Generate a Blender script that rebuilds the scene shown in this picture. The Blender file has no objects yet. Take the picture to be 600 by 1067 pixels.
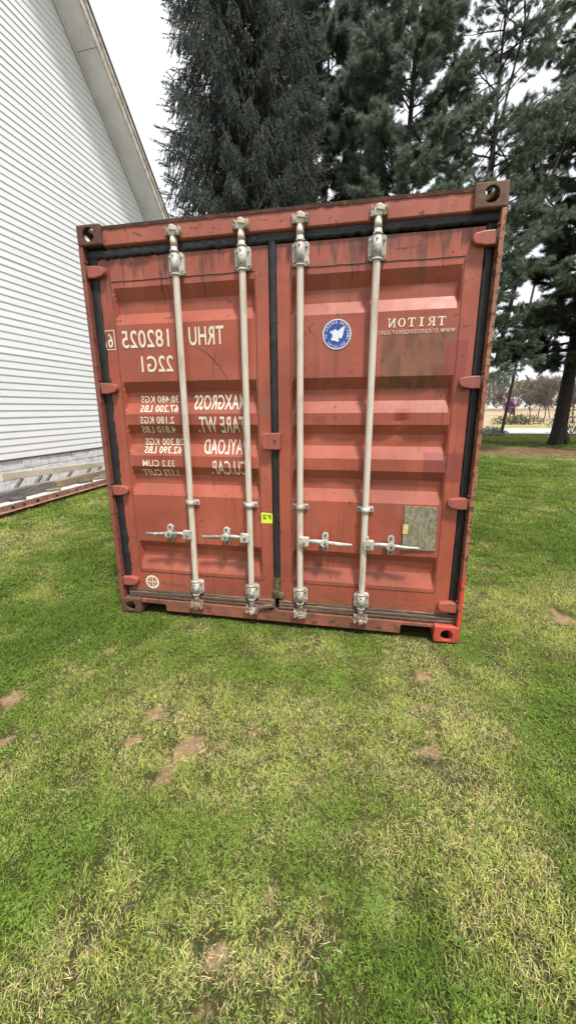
import bpy, bmesh, math, random
import numpy as np
from mathutils import Vector, Matrix, Euler, noise as mnoise
R = math.radians
rng = np.random.default_rng(7); random.seed(7)
S = bpy.context.scene; COL = S.collection

# ------------------------------------------------------------------ camera, sky, sun, exposure
cam_d = bpy.data.cameras.new('camera'); cam = bpy.data.objects.new('camera', cam_d); COL.objects.link(cam)
CAM = Vector((1.80356, -2.49248, 1.50002))
m3 = Matrix(((0.981, -0.0418, 0.18943), (0.19386, 0.24621, -0.94963), (-0.00695, 0.96831, 0.24964)))
cam.matrix_world = Matrix.Translation(CAM) @ m3.to_4x4()
cam_d.sensor_fit = 'HORIZONTAL'; cam_d.sensor_width = 36; cam_d.lens = 36*418.05/600
cam_d.clip_start = 0.05; cam_d.clip_end = 2000
S.camera = cam
SUN_EL, SUN_AZ = 66, 142          # azimuth clockwise from +y: light comes from behind the camera, to the right
W = bpy.data.worlds.new('World'); S.world = W; W.use_nodes = True
nt = W.node_tree; nt.nodes.clear()
out = nt.nodes.new('ShaderNodeOutputWorld'); bg = nt.nodes.new('ShaderNodeBackground')
sky = nt.nodes.new('ShaderNodeTexSky'); sky.sky_type = 'NISHITA'; sky.sun_disc = False
sky.sun_elevation = R(SUN_EL); sky.sun_rotation = R(SUN_AZ); sky.dust_density = 3.0
mixn = nt.nodes.new('ShaderNodeMix'); mixn.data_type = 'RGBA'       # thin bright overcast over the clear sky
mixn.inputs[0].default_value = 0.88
mixn.inputs[7].default_value = (9.6, 9.75, 10.2, 1)
nt.links.new(sky.outputs[0], mixn.inputs[6]); nt.links.new(mixn.outputs[2], bg.inputs[0])
bg.inputs[1].default_value = 0.10; nt.links.new(bg.outputs[0], out.inputs[0])
sd = bpy.data.lights.new('sun', 'SUN'); sd.energy = 4.2; sd.angle = R(6); sd.color = (1, .96, .89)
sun = bpy.data.objects.new('sun', sd); COL.objects.link(sun)
sdir = Vector((math.sin(R(SUN_AZ))*math.cos(R(SUN_EL)), math.cos(R(SUN_AZ))*math.cos(R(SUN_EL)), math.sin(R(SUN_EL))))
sun.rotation_euler = sdir.to_track_quat('Z', 'Y').to_euler()
S.view_settings.view_transform = 'Standard'; S.view_settings.look = 'None'
S.view_settings.exposure = 0.45; S.view_settings.gamma = 1; S.view_settings.use_curve_mapping = False

# ------------------------------------------------------------------ helpers
def tag(o, label=None, cat=None, group=None, kind=None):
    if label: o['label'] = label
    if cat: o['category'] = cat
    if group: o['group'] = group
    if kind: o['kind'] = kind
    return o
def link(o, parent=None):
    COL.objects.link(o)
    if parent is not None:
        o.parent = parent
        p = parent; mw = p.matrix_basis.copy()
        while p.parent is not None:
            mw = p.parent.matrix_basis @ p.matrix_parent_inverse @ mw; p = p.parent
        o.matrix_parent_inverse = mw.inverted()
    return o
def empty(name, loc):
    o = bpy.data.objects.new(name, None); o.location = loc; o.empty_display_size = .2
    return link(o)
def mesh_obj(name, verts, faces, mat=None, parent=None, smooth=False):
    me = bpy.data.meshes.new(name); me.from_pydata([tuple(v) for v in verts], [], faces); me.update()
    if mat: me.materials.append(mat)
    if smooth: me.polygons.foreach_set('use_smooth', [True]*len(me.polygons))
    return link(bpy.data.objects.new(name, me), parent)
class MB:
    def __init__(s): s.bm = bmesh.new()
    def _add(s, verts, faces, smooth=False):
        vs = [s.bm.verts.new(v) for v in verts]
        for f in faces:
            try:
                q = s.bm.faces.new([vs[i] for i in f]); q.smooth = smooth
            except ValueError: pass
        return vs
    def box(s, x0, x1, y0, y1, z0, z1, bev=0, seg=2):
        b = bmesh.new()
        vs = [b.verts.new(p) for p in ((x0,y0,z0),(x1,y0,z0),(x1,y1,z0),(x0,y1,z0),(x0,y0,z1),(x1,y0,z1),(x1,y1,z1),(x0,y1,z1))]
        for f in ((3,2,1,0),(4,5,6,7),(0,1,5,4),(1,2,6,5),(2,3,7,6),(3,0,4,7)): b.faces.new([vs[i] for i in f])
        if bev: bmesh.ops.bevel(b, geom=b.edges[:], offset=bev, segments=seg, affect='EDGES', profile=.5)
        s.merge(b); return s
    def merge(s, b, M=None):
        idx = {}
        for v in b.verts: idx[v] = s.bm.verts.new(M @ v.co if M else v.co)
        for f in b.faces:
            try:
                q = s.bm.faces.new([idx[v] for v in f.verts]); q.smooth = f.smooth
            except ValueError: pass
        b.free()
    def tube(s, path, rad, seg=10, cap=True, smooth=True):
        path = [Vector(p) for p in path]; n = len(path)
        if not hasattr(rad, '__len__'): rad = [rad]*n
        rings = []; up = None
        for i, p in enumerate(path):
            d = (path[min(i+1,n-1)]-path[max(i-1,0)]).normalized()
            if up is None: up = d.orthogonal().normalized()
            else:
                up = up - d*up.dot(d)
                up = up.normalized() if up.length > 1e-5 else d.orthogonal().normalized()
            w = d.cross(up)
            rings.append([s.bm.verts.new(p+(up*math.cos(2*math.pi*k/seg)+w*math.sin(2*math.pi*k/seg))*rad[i]) for k in range(seg)])
        for a, b in zip(rings, rings[1:]):
            for k in range(seg):
                f = s.bm.faces.new((a[k], a[(k+1)%seg], b[(k+1)%seg], b[k])); f.smooth = smooth
        if cap:
            s.bm.faces.new(rings[0][::-1]); s.bm.faces.new(rings[-1])
        return s
    def prism(s, poly, y0, y1, bev=0, axis='y'):
        b = bmesh.new(); n = len(poly)
        def P(u, v, w): return {'y': (u, w, v), 'x': (w, u, v), 'z': (u, v, w)}[axis]
        a = [b.verts.new(P(u, v, y0)) for u, v in poly]; c = [b.verts.new(P(u, v, y1)) for u, v in poly]
        b.faces.new(a); b.faces.new(c[::-1])
        for i in range(n): b.faces.new((a[i], c[i], c[(i+1)%n], a[(i+1)%n]))
        bmesh.ops.recalc_face_normals(b, faces=b.faces[:])
        if bev: bmesh.ops.bevel(b, geom=b.edges[:], offset=bev, segments=2, affect='EDGES', profile=.5)
        s.merge(b); return s
    def build(s, name, mat, parent=None):
        bmesh.ops.recalc_face_normals(s.bm, faces=s.bm.faces[:])
        me = bpy.data.meshes.new(name); s.bm.to_mesh(me); s.bm.free()
        if mat: me.materials.append(mat)
        return link(bpy.data.objects.new(name, me), parent)
def fbm(x, y, sc, seed=0., octv=3):
    v = 0; a = .5
    for k in range(octv):
        v += a*mnoise.noise(Vector((x*sc, y*sc, seed+k*7.3))); a *= .5; sc *= 2.1
    return v

# ------------------------------------------------------------------ material helpers
class NT:
    def __init__(s, name):
        s.m = bpy.data.materials.new(name); s.m.use_nodes = True; s.t = s.m.node_tree; s.t.nodes.clear()
        s.out = s.N('ShaderNodeOutputMaterial'); s.bsdf = s.N('ShaderNodeBsdfPrincipled')
        s.L(s.bsdf.outputs[0], s.out.inputs[0]); s.co = None
    def N(s, t): return s.t.nodes.new(t)
    def L(s, a, b): s.t.links.new(a, b)
    def coord(s):
        if s.co is None: s.co = s.N('ShaderNodeTexCoord').outputs['Object']
        return s.co
    def map(s, scale):
        n = s.N('ShaderNodeMapping'); n.inputs['Scale'].default_value = scale; s.L(s.coord(), n.inputs[0]); return n.outputs[0]
    def noise(s, scale, detail=4, vec=None, rough=.6, dist=0):
        n = s.N('ShaderNodeTexNoise'); n.inputs['Scale'].default_value = scale; n.inputs['Detail'].default_value = detail
        n.inputs['Roughness'].default_value = rough; n.inputs['Distortion'].default_value = dist
        s.L(vec if vec is not None else s.coord(), n.inputs['Vector']); return n.outputs[0]
    def ramp(s, fac, a, b):
        n = s.N('ShaderNodeMapRange'); n.interpolation_type = 'SMOOTHSTEP'
        n.inputs[1].default_value = a; n.inputs[2].default_value = b; s.L(fac, n.inputs[0]); return n.outputs[0]
    def math(s, op, a, b=None, clamp=False):
        n = s.N('ShaderNodeMath'); n.operation = op; n.use_clamp = clamp
        for i, v in enumerate((a, b)):
            if v is None: continue
            if isinstance(v, (int, float)): n.inputs[i].default_value = v
            else: s.L(v, n.inputs[i])
        return n.outputs[0]
    def mix(s, fac, a, b, mode='MIX'):
        n = s.N('ShaderNodeMix'); n.data_type = 'RGBA'; n.blend_type = mode
        for i, v in ((0, fac), (6, a), (7, b)):
            if isinstance(v, (int, float)): n.inputs[i].default_value = v
            elif isinstance(v, tuple): n.inputs[i].default_value = (*v, 1) if len(v) == 3 else v
            else: s.L(v, n.inputs[i])
        return n.outputs[2]
    def sep(s):
        n = s.N('ShaderNodeSeparateXYZ'); s.L(s.coord(), n.inputs[0]); return n.outputs
    def boxmask(s, x0, x1, z0, z1, soft=.006, wob=None):
        o = s.sep(); x, z = o[0], o[2]
        if wob is not None: x = s.math('ADD', x, wob); z = s.math('ADD', z, wob)
        f = s.math('MULTIPLY', s.ramp(x, x0-soft, x0+soft), s.ramp(x, x1+soft, x1-soft))
        g = s.math('MULTIPLY', s.ramp(z, z0-soft, z0+soft), s.ramp(z, z1+soft, z1-soft))
        return s.math('MULTIPLY', f, g)
    def set(s, col=None, rough=.6, metal=0, bump=None, bs=.3, bd=.005, spec=.5):
        if col is not None:
            if isinstance(col, tuple): s.bsdf.inputs['Base Color'].default_value = (*col, 1)
            else: s.L(col, s.bsdf.inputs['Base Color'])
        if isinstance(rough, (int, float)): s.bsdf.inputs['Roughness'].default_value = rough
        else: s.L(rough, s.bsdf.inputs['Roughness'])
        s.bsdf.inputs['Metallic'].default_value = metal
        s.bsdf.inputs['Specular IOR Level'].default_value = spec
        if bump is not None:
            b = s.N('ShaderNodeBump'); b.inputs['Strength'].default_value = bs; b.inputs['Distance'].default_value = bd
            s.L(bump, b.inputs['Height']); s.L(b.outputs[0], s.bsdf.inputs['Normal'])
        return s.m
RUST_D = (.055, .026, .016); RUST_L = (.17, .065, .028)
def paint_mat(name, base=(.365, .084, .046), base2=(.27, .065, .040), rust=.62, streak=1., decals=False, red_below=False):
    n = NT(name)
    big = n.ramp(n.noise(1.7, 4), .35, .65); c = n.mix(big, base, base2)
    fade = n.ramp(n.noise(3.1, 5, n.map((1, 1, .35))), .48, .72)
    c = n.mix(n.math('MULTIPLY', fade, .35), c, (.44, .145, .095))
    if decals:
        w = n.math('MULTIPLY', n.math('SUBTRACT', n.noise(9, 4), .5), .018)
        gm = n.math('MULTIPLY', n.boxmask(1.853, 2.262, 1.60, 1.915, .005, w), n.ramp(n.noise(6, 6), .1, .42))
        gb = n.mix(n.ramp(n.noise(14, 6, n.map((1, 1, .5))), .4, .65), (.20, .088, .048), (.095, .05, .03))
        c = n.mix(n.math('MULTIPLY', gm, .85), c, gb)
        c = n.mix(n.math('MULTIPLY', n.boxmask(2.205, 2.325, 1.628, 1.862, .004), .85), c, (.25, .05, .045))
        c = n.mix(n.math('MULTIPLY', n.boxmask(2.118, 2.262, 1.56, 1.66, .004), .55), c, (.25, .055, .048))
        c = n.mix(n.math('MULTIPLY', n.boxmask(2.135, 2.358, 1.056, 1.236, .004), .8), c, (.22, .048, .04))
        c = n.mix(n.math('MULTIPLY', n.boxmask(1.113, 1.187, 1.46, 1.56, .006, w), .5), c, (.2, .10, .06))
    # rain streaks: dark vertical runs
    st = n.ramp(n.noise(1, 5, n.map((30, 20, .8)), .7), .50, .70)
    pat = n.ramp(n.noise(1.3, 3, n.map((1.6, 1, .7))), .42, .62)
    c = n.mix(n.math('MULTIPLY', n.math('MULTIPLY', st, pat), .62*streak), c, (.10, .042, .03))
    if decals:     # tar runs from the top seal, splash dirt along the bottom edge
        o = n.sep(); cx = n.N('ShaderNodeCombineXYZ'); n.L(o[0], cx.inputs[0])
        ln = n.math('MULTIPLY', n.ramp(n.noise(11, 4, cx.outputs[0], .75), .40, .78), .42)
        run = n.ramp(n.math('ADD', o[2], ln), 2.405, 2.45)
        ln2 = n.math('MULTIPLY', n.ramp(n.noise(34, 3, cx.outputs[0], .7), .46, .72), n.ramp(n.noise(3.2, 2, cx.outputs[0]), .46, .60))
        run2 = n.math('MULTIPLY', n.ramp(n.math('ADD', o[2], n.math('MULTIPLY', ln2, .75)), 2.38, 2.60), ln2)
        br = n.ramp(n.noise(16, 5, n.map((1, 1, .3))), .3, .6)
        c = n.mix(n.math('MULTIPLY', n.math('MULTIPLY', run, br), .72), c, (.075, .032, .024))
        c = n.mix(n.math('MULTIPLY', run2, .8), c, (.06, .03, .022))
        sp = n.math('MULTIPLY', n.ramp(n.noise(13, 7, n.map((.7, 1, 1.6)), .75), .46, .62), n.boxmask(0, 2.44, .15, .265, .05))
        c = n.mix(n.math('MULTIPLY', sp, .7), c, (.12, .065, .04))
        hz = n.math('MULTIPLY', n.ramp(n.noise(9, 6, None, .75), .50, .66), n.ramp(n.noise(1.1, 3), .42, .62))
        c = n.mix(n.math('MULTIPLY', hz, .55), c, (.20, .082, .052))
    # scuffs and chips
    ch = n.ramp(n.noise(26, 6, None, .75), rust, rust+.035)
    c = n.mix(n.math('MULTIPLY', ch, .9), c, RUST_D)
    ch2 = n.ramp(n.noise(7, 8, None, .72), rust+.02, rust+.09)
    c = n.mix(n.math('MULTIPLY', ch2, .75), c, RUST_L)
    if red_below:
        o = n.sep(); w2 = n.math('MULTIPLY', n.math('SUBTRACT', n.noise(20, 4), .5), .3)
        c = n.mix(n.ramp(n.math('ADD', o[2], w2), .47, .43), c, n.mix(n.ramp(n.noise(30, 5), .55, .66), (.52, .06, .036), RUST_L))
    rg = n.math('ADD', n.math('MULTIPLY', n.noise(12, 4), .25), .38)
    return n.set(c, rg, bump=n.noise(60, 4), bs=.12, bd=.002)
def rust_mat(name, a, b, c2, lo=.4, hi=.62, scale=9, rough=.85):
    n = NT(name); f = n.ramp(n.noise(scale, 7, None, .7), lo, hi); g = n.ramp(n.noise(scale*2.3, 6, None, .7), .52, .66)
    c = n.mix(g, n.mix(f, a, b), c2)
    return n.set(c, rough, bump=n.noise(scale*9, 5), bs=.5, bd=.003)
def simple(name, a, b, scale=8, rough=.6, metal=0, bump=0, lo=.35, hi=.65, stretch=(1,1,1)):
    n = NT(name); c = n.mix(n.ramp(n.noise(scale, 6, n.map(stretch), .65), lo, hi), a, b)
    return n.set(c, rough, metal, bump=n.noise(scale*6, 5, n.map(stretch)) if bump else None, bs=bump, bd=.004)
M = {}
M['paint'] = paint_mat('red_container_paint', base=(.34, .085, .05), base2=(.25, .066, .042), rust=.60, streak=1.5)
M['door_paint'] = paint_mat('red_door_paint', decals=True)
M['post_paint'] = paint_mat('corner_post_paint', base=(.24, .075, .05), base2=(.17, .06, .042), rust=.56)
M['post_paint_red'] = paint_mat('corner_post_paint_touched_up', base=(.38, .17, .10), base2=(.27, .10, .06), rust=.52, red_below=True)
M['hinge_paint'] = paint_mat('hinge_paint', base=(.34, .088, .06), base2=(.27, .075, .055), rust=.63)
M['sill_paint'] = rust_mat('rusty_sill', (.27, .085, .052), (.17, .065, .035), (.07, .038, .022), .38, .6, 7)
M['casting_rust'] = rust_mat('rusty_casting', (.12, .05, .032), (.085, .04, .027), (.05, .028, .02), .4, .6, 18)
M['casting_tan'] = rust_mat('rusty_tan_casting', (.155, .078, .05), (.10, .052, .036), (.22, .125, .08), .4, .6, 18)
M['casting_red'] = rust_mat('fresh_red_casting', (.56, .07, .042), (.38, .06, .04), (.11, .05, .034), .4, .6, 11, .65)
M['edge_rust'] = rust_mat('roof_edge_rust', (.09, .035, .022), (.05, .022, .015), (.16, .06, .03), .4, .6, 14)
M['rubber'] = simple('black_rubber', (.006, .0065, .008), (.016, .017, .018), 14, .62, 0, .5)
M['rubber_worn'] = simple('worn_grey_rubber', (.17, .105, .072), (.07, .045, .032), 9, .8, 0, .6, .38, .55, (.35, 1, 9))
M['bar'] = simple('cream_bar_paint', (.56, .495, .42), (.36, .275, .21), 6, .5, 0, .1, .48, .72, (4, 4, .6))
n = NT('galvanised_bracket'); f = n.ramp(n.noise(40, 6, None, .7), .56, .66)
M['bracket'] = n.set(n.mix(f, n.mix(n.ramp(n.noise(9, 4), .4, .6), (.50, .475, .43), (.36, .33, .285)), (.09, .058, .04)), .55, .0, bump=n.noise(60, 4), bs=.3, bd=.002)
M['cam_rust'] = rust_mat('rusty_cam', (.42, .36, .30), (.16, .09, .06), (.05, .03, .022), .42, .55, 30, .7)
M['steel'] = simple('worn_zinc_handle', (.48, .47, .45), (.22, .20, .18), 22, .42, .55, .15, .4, .62)
M['bolt'] = simple('dark_bolt', (.06, .05, .045), (.12, .10, .085), 40, .6, .3)
M['letter'] = simple('cream_lettering_paint', (.74, .66, .52), (.60, .47, .36), 22, .6, 0, 0, .42, .8)
M['letter_thin'] = simple('worn_cream_lettering', (.68, .55, .46), (.46, .24, .18), 70, .6, 0, 0, .45, .66)
M['sticker_blue'] = simple('blue_sticker', (.018, .055, .26), (.03, .075, .30), 30, .4)
M['sticker_white'] = simple('white_sticker', (.72, .74, .80), (.60, .62, .70), 60, .45)
M['sticker_yellow'] = simple('yellow_sticker', (.72, .80, .05), (.62, .70, .05), 40, .5)
M['black_print'] = simple('black_print', (.02, .025, .01), (.03, .035, .02), 40, .6)
n = NT('weathered_plate'); st = n.ramp(n.noise(26, 8, n.map((1.6, 1, .7)), .8), .42, .62)
M['plate'] = n.set(n.mix(n.ramp(n.noise(60, 5), .56, .66), n.mix(st, (.24, .22, .145), (.12, .105, .07)), (.30, .28, .2)), .8, bump=n.noise(90, 4), bs=.3, bd=.002)
M['plate_yellow'] = simple('yellow_worn_label', (.62, .40, .06), (.60, .52, .34), 60, .6, 0, 0, .45, .58)
M['scratch'] = simple('dark_scratch', (.07, .03, .022), (.10, .04, .03), 20, .7)
M['moss'] = simple('mossy_gasket', (.13, .12, .035), (.06, .055, .025), 30, .9, 0, .5)
n = NT('white_vinyl_siding'); d = n.ramp(n.noise(2.2, 6, n.map((1, 1, 4)), .7), .45, .75)
oi = n.N('ShaderNodeObjectInfo'); d = n.math('ADD', n.math('MULTIPLY', d, .7), n.math('MULTIPLY', oi.outputs['Random'], .45), True)
c = n.mix(n.math('MULTIPLY', d, .6), (.80, .815, .84), (.70, .695, .67)); c = n.mix(n.math('MULTIPLY', n.ramp(n.noise(5, 8, None, .75), .6, .72), .4), c, (.60, .57, .50))
M['siding'] = n.set(c, .55, bump=n.noise(3, 4, n.map((.4, .4, 20))), bs=.1, bd=.003)
M['soffit'] = simple('painted_soffit', (.76, .765, .77), (.66, .66, .66), 2.5, .7, 0, .1)
M['fascia'] = simple('peeling_tan_fascia', (.42, .37, .30), (.58, .55, .49), 7, .75, 0, .2, .42, .6)
M['roofing'] = simple('dark_roofing', (.10, .095, .09), (.16, .15, .145), 6, .8)
n = NT('whitewashed_block'); f = n.ramp(n.noise(6, 7, None, .75), .48, .66)
M['block'] = n.set(n.mix(f, (.66, .67, .69), (.47, .47, .48)), .85, bump=n.noise(14, 6), bs=.7, bd=.02)
M['mortar'] = simple('grey_mortar', (.55, .55, .56), (.42, .42, .43), 12, .9, 0, .4)
M['pale_wood'] = simple('pale_painted_rail', (.62, .56, .46), (.46, .40, .31), 5, .7, 0, .2, .4, .65, (1, .3, 1))
M['grey_wood'] = simple('weathered_grey_timber', (.10, .095, .085), (.20, .19, .17), 9, .9, 0, .7, .35, .6, (3, .35, 3))
M['tan_wood'] = simple('tan_timber', (.30, .23, .155), (.18, .135, .09), 8, .85, 0, .5, .35, .65, (3, .3, 3))
M['slat_wood'] = simple('dark_slat', (.06, .053, .046), (.12, .105, .09), 10, .85, 0, .4)
M['slab'] = simple('pale_concrete_slab', (.55, .55, .55), (.40, .39, .38), 6, .85, 0, .4)
M['channel'] = rust_mat('red_oxide_channel', (.30, .15, .105), (.20, .11, .08), (.38, .31, .25), .4, .62, 6)
M['dark'] = simple('dark_hole', (.012, .01, .009), (.02, .016, .014), 10, .95)
M['bark'] = simple('dark_bark', (.018, .014, .012), (.048, .040, .034), 7, .95, 0, .9, .35, .65, (3, 3, .5))
M['bark_grey'] = simple('grey_bark', (.14, .125, .11), (.22, .20, .18), 7, .95, 0, .5)
M['pole'] = simple('weathered_pole', (.22, .20, .165), (.14, .125, .10), 6, .9, 0, .3)

def foliage_mat(name, trans=.3, hue=.0, rough=.6):
    n = NT(name); n.bsdf.inputs['Roughness'].default_value = rough; n.bsdf.inputs['Specular IOR Level'].default_value = .25
    a = n.N('ShaderNodeAttribute'); a.attribute_type = 'INSTANCER'; a.attribute_name = 'tint'
    b = n.N('ShaderNodeAttribute'); b.attribute_type = 'GEOMETRY'; b.attribute_name = 'shade'
    c = n.mix(1.0, a.outputs['Color'], b.outputs['Color'], 'MULTIPLY')
    n.L(c, n.bsdf.inputs['Base Color'])
    t = n.N('ShaderNodeBsdfTranslucent'); n.L(c, t.inputs[0])
    mx = n.N('ShaderNodeMixShader'); mx.inputs[0].default_value = trans
    n.L(n.bsdf.outputs[0], mx.inputs[1]); n.L(t.outputs[0], mx.inputs[2]); n.L(mx.outputs[0], n.out.inputs[0])
    return n.m
M['grass'] = foliage_mat('grass_blades', .42); M['needles'] = foliage_mat('conifer_needles', .36); M['twigs'] = foliage_mat('bare_twigs', .05, rough=.9)

# ------------------------------------------------------------------ many small pieces on one object (grass, needles): points carrying instances of its own clumps
def instance_tree():
    g = bpy.data.node_groups.get('scatter_own_clumps')
    if g: return g
    g = bpy.data.node_groups.new('scatter_own_clumps', 'GeometryNodeTree')
    g.interface.new_socket('Geometry', in_out='INPUT', socket_type='NodeSocketGeometry')
    g.interface.new_socket('Geometry', in_out='OUTPUT', socket_type='NodeSocketGeometry')
    N = g.nodes.new; L = g.links.new
    gi = N('NodeGroupInput'); go = N('NodeGroupOutput')
    def attr(nm, t):
        a = N('GeometryNodeInputNamedAttribute'); a.data_type = t; a.inputs[0].default_value = nm; return a.outputs[0]
    sp = N('GeometryNodeSeparateGeometry'); sp.domain = 'POINT'
    L(gi.outputs[0], sp.inputs[0]); L(attr('is_point', 'BOOLEAN'), sp.inputs[1])
    st = N('GeometryNodeSplitToInstances'); st.domain = 'POINT'
    L(sp.outputs[1], st.inputs[0]); L(attr('clump', 'INT'), st.inputs['Group ID'])
    m2p = N('GeometryNodeMeshToPoints'); L(sp.outputs[0], m2p.inputs[0])
    ip = N('GeometryNodeInstanceOnPoints'); L(m2p.outputs[0], ip.inputs['Points']); L(st.outputs[0], ip.inputs['Instance'])
    ip.inputs['Pick Instance'].default_value = True
    L(attr('clump', 'INT'), ip.inputs['Instance Index'])
    e2r = N('FunctionNodeEulerToRotation'); L(attr('rot', 'FLOAT_VECTOR'), e2r.inputs[0]); L(e2r.outputs[0], ip.inputs['Rotation'])
    L(attr('scl', 'FLOAT_VECTOR'), ip.inputs['Scale'])
    L(ip.outputs[0], go.inputs[0])
    return g
def scatter(name, clumps, pts, rot, scl, tint, pick, mat, parent=None):
    """clumps: list of (verts Nx3, faces, shade per-vertex); pts Nx3, rot Nx3 euler, scl N or Nx3, tint Nx3, pick N"""
    V = []; F = []; sh = []; ci = []; off = 0
    for k, (v, f, s) in enumerate(clumps):
        V.append(np.asarray(v, float)); F += [tuple(i+off for i in q) for q in f]; sh.append(np.asarray(s, float)); ci.append(np.full(len(v), k)); off += len(v)
    pts = np.asarray(pts, float); n = len(pts); scl = np.asarray(scl, float)
    if scl.ndim == 1: scl = np.repeat(scl[:, None], 3, 1)
    V.append(pts); allv = np.concatenate(V); N = len(allv)
    me = bpy.data.meshes.new(name); me.from_pydata(allv.tolist(), [], F)
    def add(nm, t, arr, key):
        a = me.attributes.new(nm, t, 'POINT'); a.data.foreach_set(key, np.ascontiguousarray(arr).ravel())
    isp = np.zeros(N, bool); isp[off:] = True; add('is_point', 'BOOLEAN', isp, 'value')
    add('clump', 'INT', np.concatenate(ci+[np.asarray(pick, int)]).astype(np.int32), 'value')
    z = np.zeros((N, 3), np.float32); z[off:] = rot; add('rot', 'FLOAT_VECTOR', z, 'vector')
    z = np.ones((N, 3), np.float32); z[off:] = scl; add('scl', 'FLOAT_VECTOR', z, 'vector')
    z = np.ones((N, 4), np.float32); z[off:, :3] = tint; add('tint', 'FLOAT_COLOR', z, 'color')
    z = np.ones((N, 4), np.float32); z[:off, :3] = np.concatenate(sh)[:, None] if np.concatenate(sh).ndim == 1 else np.concatenate(sh); add('shade', 'FLOAT_COLOR', z, 'color')
    me.materials.append(mat)
    o = link(bpy.data.objects.new(name, me), parent)
    md = o.modifiers.new('scatter', 'NODES'); md.node_group = instance_tree()
    o['kind'] = 'stuff'
    return o

# ------------------------------------------------------------------ ground
# bare soil spots in the lawn: x, y, radius
SOIL = []
def G(u, v, z=0):
    d = m3 @ Vector(((u-300)/418.05, -(v-533.5)/418.05, -1)); t = (z-CAM.z)/d.z; return CAM+d*t
for u, v, rp in ((115,677,9),(137,771,13),(196,778,17),(171,806,12),(12,727,14),(2,772,9),(92,700,7),(590,646,12),(574,636,8),(447,781,12),(217,1047,13),(233,988,12),(226,1018,7),
                 (345,1058,10),(287,921,9),(440,702,10),(447,735,8),(160,742,12),(455,800,9),(84,1000,10),(410,720,7),(270,762,9),(235,775,8),(445,760,9)):
    p = G(u, v); q = G(u+rp, v); SOIL.append((p.x, p.y, max(.02, (q-p).length*.92)))
SOIL_A = np.array(SOIL)
def soil_amount(x, y):
    d = np.hypot(x-SOIL_A[:, 0], (y-SOIL_A[:, 1])*.9)/SOIL_A[:, 2]
    w = fbm(x, y, 9, 3.)*.9+fbm(x, y, 34, 8.)*.7
    s = max(0., min(1., 1.45-float(d.min())+w))
    if y > 8:   # needle litter under the pine on the right
        d2 = math.hypot((x-7.8)/4.2, (y-12.9)/2.7)+fbm(x, y, .7, 9)*.8
        s = max(s, max(0., min(1., (1.0-d2)*1.4)))
    return s
def graded(a, b, fine, lim):
    v = list(np.arange(a, b, fine)); st = fine
    while v[-1] < lim: st = min(st*1.18, 25); v.append(v[-1]+st)
    st = fine; w = []; x = a
    while x > -lim: st = min(st*1.18, 25); x -= st; w.append(x)
    return np.array(w[::-1]+v)
gx = graded(-3.6, 6, .06, 400); gy = graded(-2.6, 4.2, .06, 400)
def gh(x, y):
    return fbm(x, y, 1.1, 1.)*.018*min(1, 1.0) if abs(x) < 30 and abs(y) < 30 else 0
verts = []; so = []
for y in gy:
    for x in gx:
        near = -6 < x < 14 and -4 < y < 20
        under = -.1 < x < 2.54 and -.1 < y < 6.2
        verts.append((x, y, -.012+(gh(x, y)*(.3 if under else 1) if near else 0)))
        so.append(soil_amount(x, y) if near else 0.)
nx = len(gx); faces = [(j*nx+i, j*nx+i+1, (j+1)*nx+i+1, (j+1)*nx+i) for j in range(len(gy)-1) for i in range(nx-1)]
n = NT('lawn_soil')
a = n.N('ShaderNodeAttribute'); a.attribute_name = 'soil'
thatch = n.mix(n.ramp(n.noise(3, 6), .35, .65), (.045, .065, .014), (.07, .08, .022))  # thatch, its colour darkened to deepen the shade between blades
thatch = n.mix(n.ramp(n.noise(90, 5), .45, .6), thatch, (.11, .095, .042))
soil = n.mix(n.ramp(n.noise(30, 6, None, .7), .35, .65), (.40, .275, .16), (.27, .18, .105))
litter = n.mix(n.ramp(n.noise(8, 7, None, .75), .4, .62), (.19, .10, .06), (.10, .06, .04))
soil = n.mix(n.ramp(n.sep()[1], 7, 9), soil, litter)
c = n.mix(n.ramp(n.math('ADD', a.outputs['Fac'], n.math('MULTIPLY', n.math('SUBTRACT', n.noise(55, 5, None, .7), .5), 1.3)), .3, .75), thatch, soil)
M['ground'] = n.set(c, .95, bump=n.noise(45, 9, None, .75), bs=1.0, bd=.03, spec=.1)
ground = mesh_obj('ground', verts, faces, M['ground'], smooth=True); tag(ground, kind='structure')
at = ground.data.attributes.new('soil', 'FLOAT', 'POINT'); at.data.foreach_set('value', np.array(so, np.float32))

def sheet(name, poly, z, mat, sub=None):
    o = mesh_obj(name, [(x, y, z) for x, y in poly], [tuple(range(len(poly)))], mat); return tag(o, kind='structure')
M['road'] = simple('pale_worn_asphalt', (.47, .46, .45), (.38, .375, .37), 3, .9, 0, .4)
M['field'] = simple('dry_field_stubble', (.36, .27, .17), (.27, .21, .12), .35, .95, 0, .5)
M['verge'] = simple('spring_verge_turf', (.20, .27, .045), (.25, .28, .07), 1.2, .95, 0, .5)
sheet('road', [(-120, 26.5), (-120, 33.0), (0, 30), (60, 27.6), (160, 23.5), (160, 17), (60, 21.3), (0, 23.8)], .012, M['road'])
sheet('verge', [(-120, 33.4), (-120, 36), (0, 33.5), (60, 31), (160, 27), (160, 23.9), (60, 28), (0, 30.3)], .004, M['verge'])
fv = []; ff = []
fxs = np.linspace(-160, 240, 60); fys = np.linspace(33, 150, 30)
for y in fys:
    for x in fxs: fv.append((x, y, .02+max(0, y-40)*.012+abs(fbm(x, y, .03, 2))*.5*min(1, (y-33)/20)))
mesh_obj('field', fv, [(j*60+i, j*60+i+1, (j+1)*60+i+1, (j+1)*60+i) for j in range(29) for i in range(59)], M['field'], smooth=True)['kind'] = 'structure'
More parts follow.
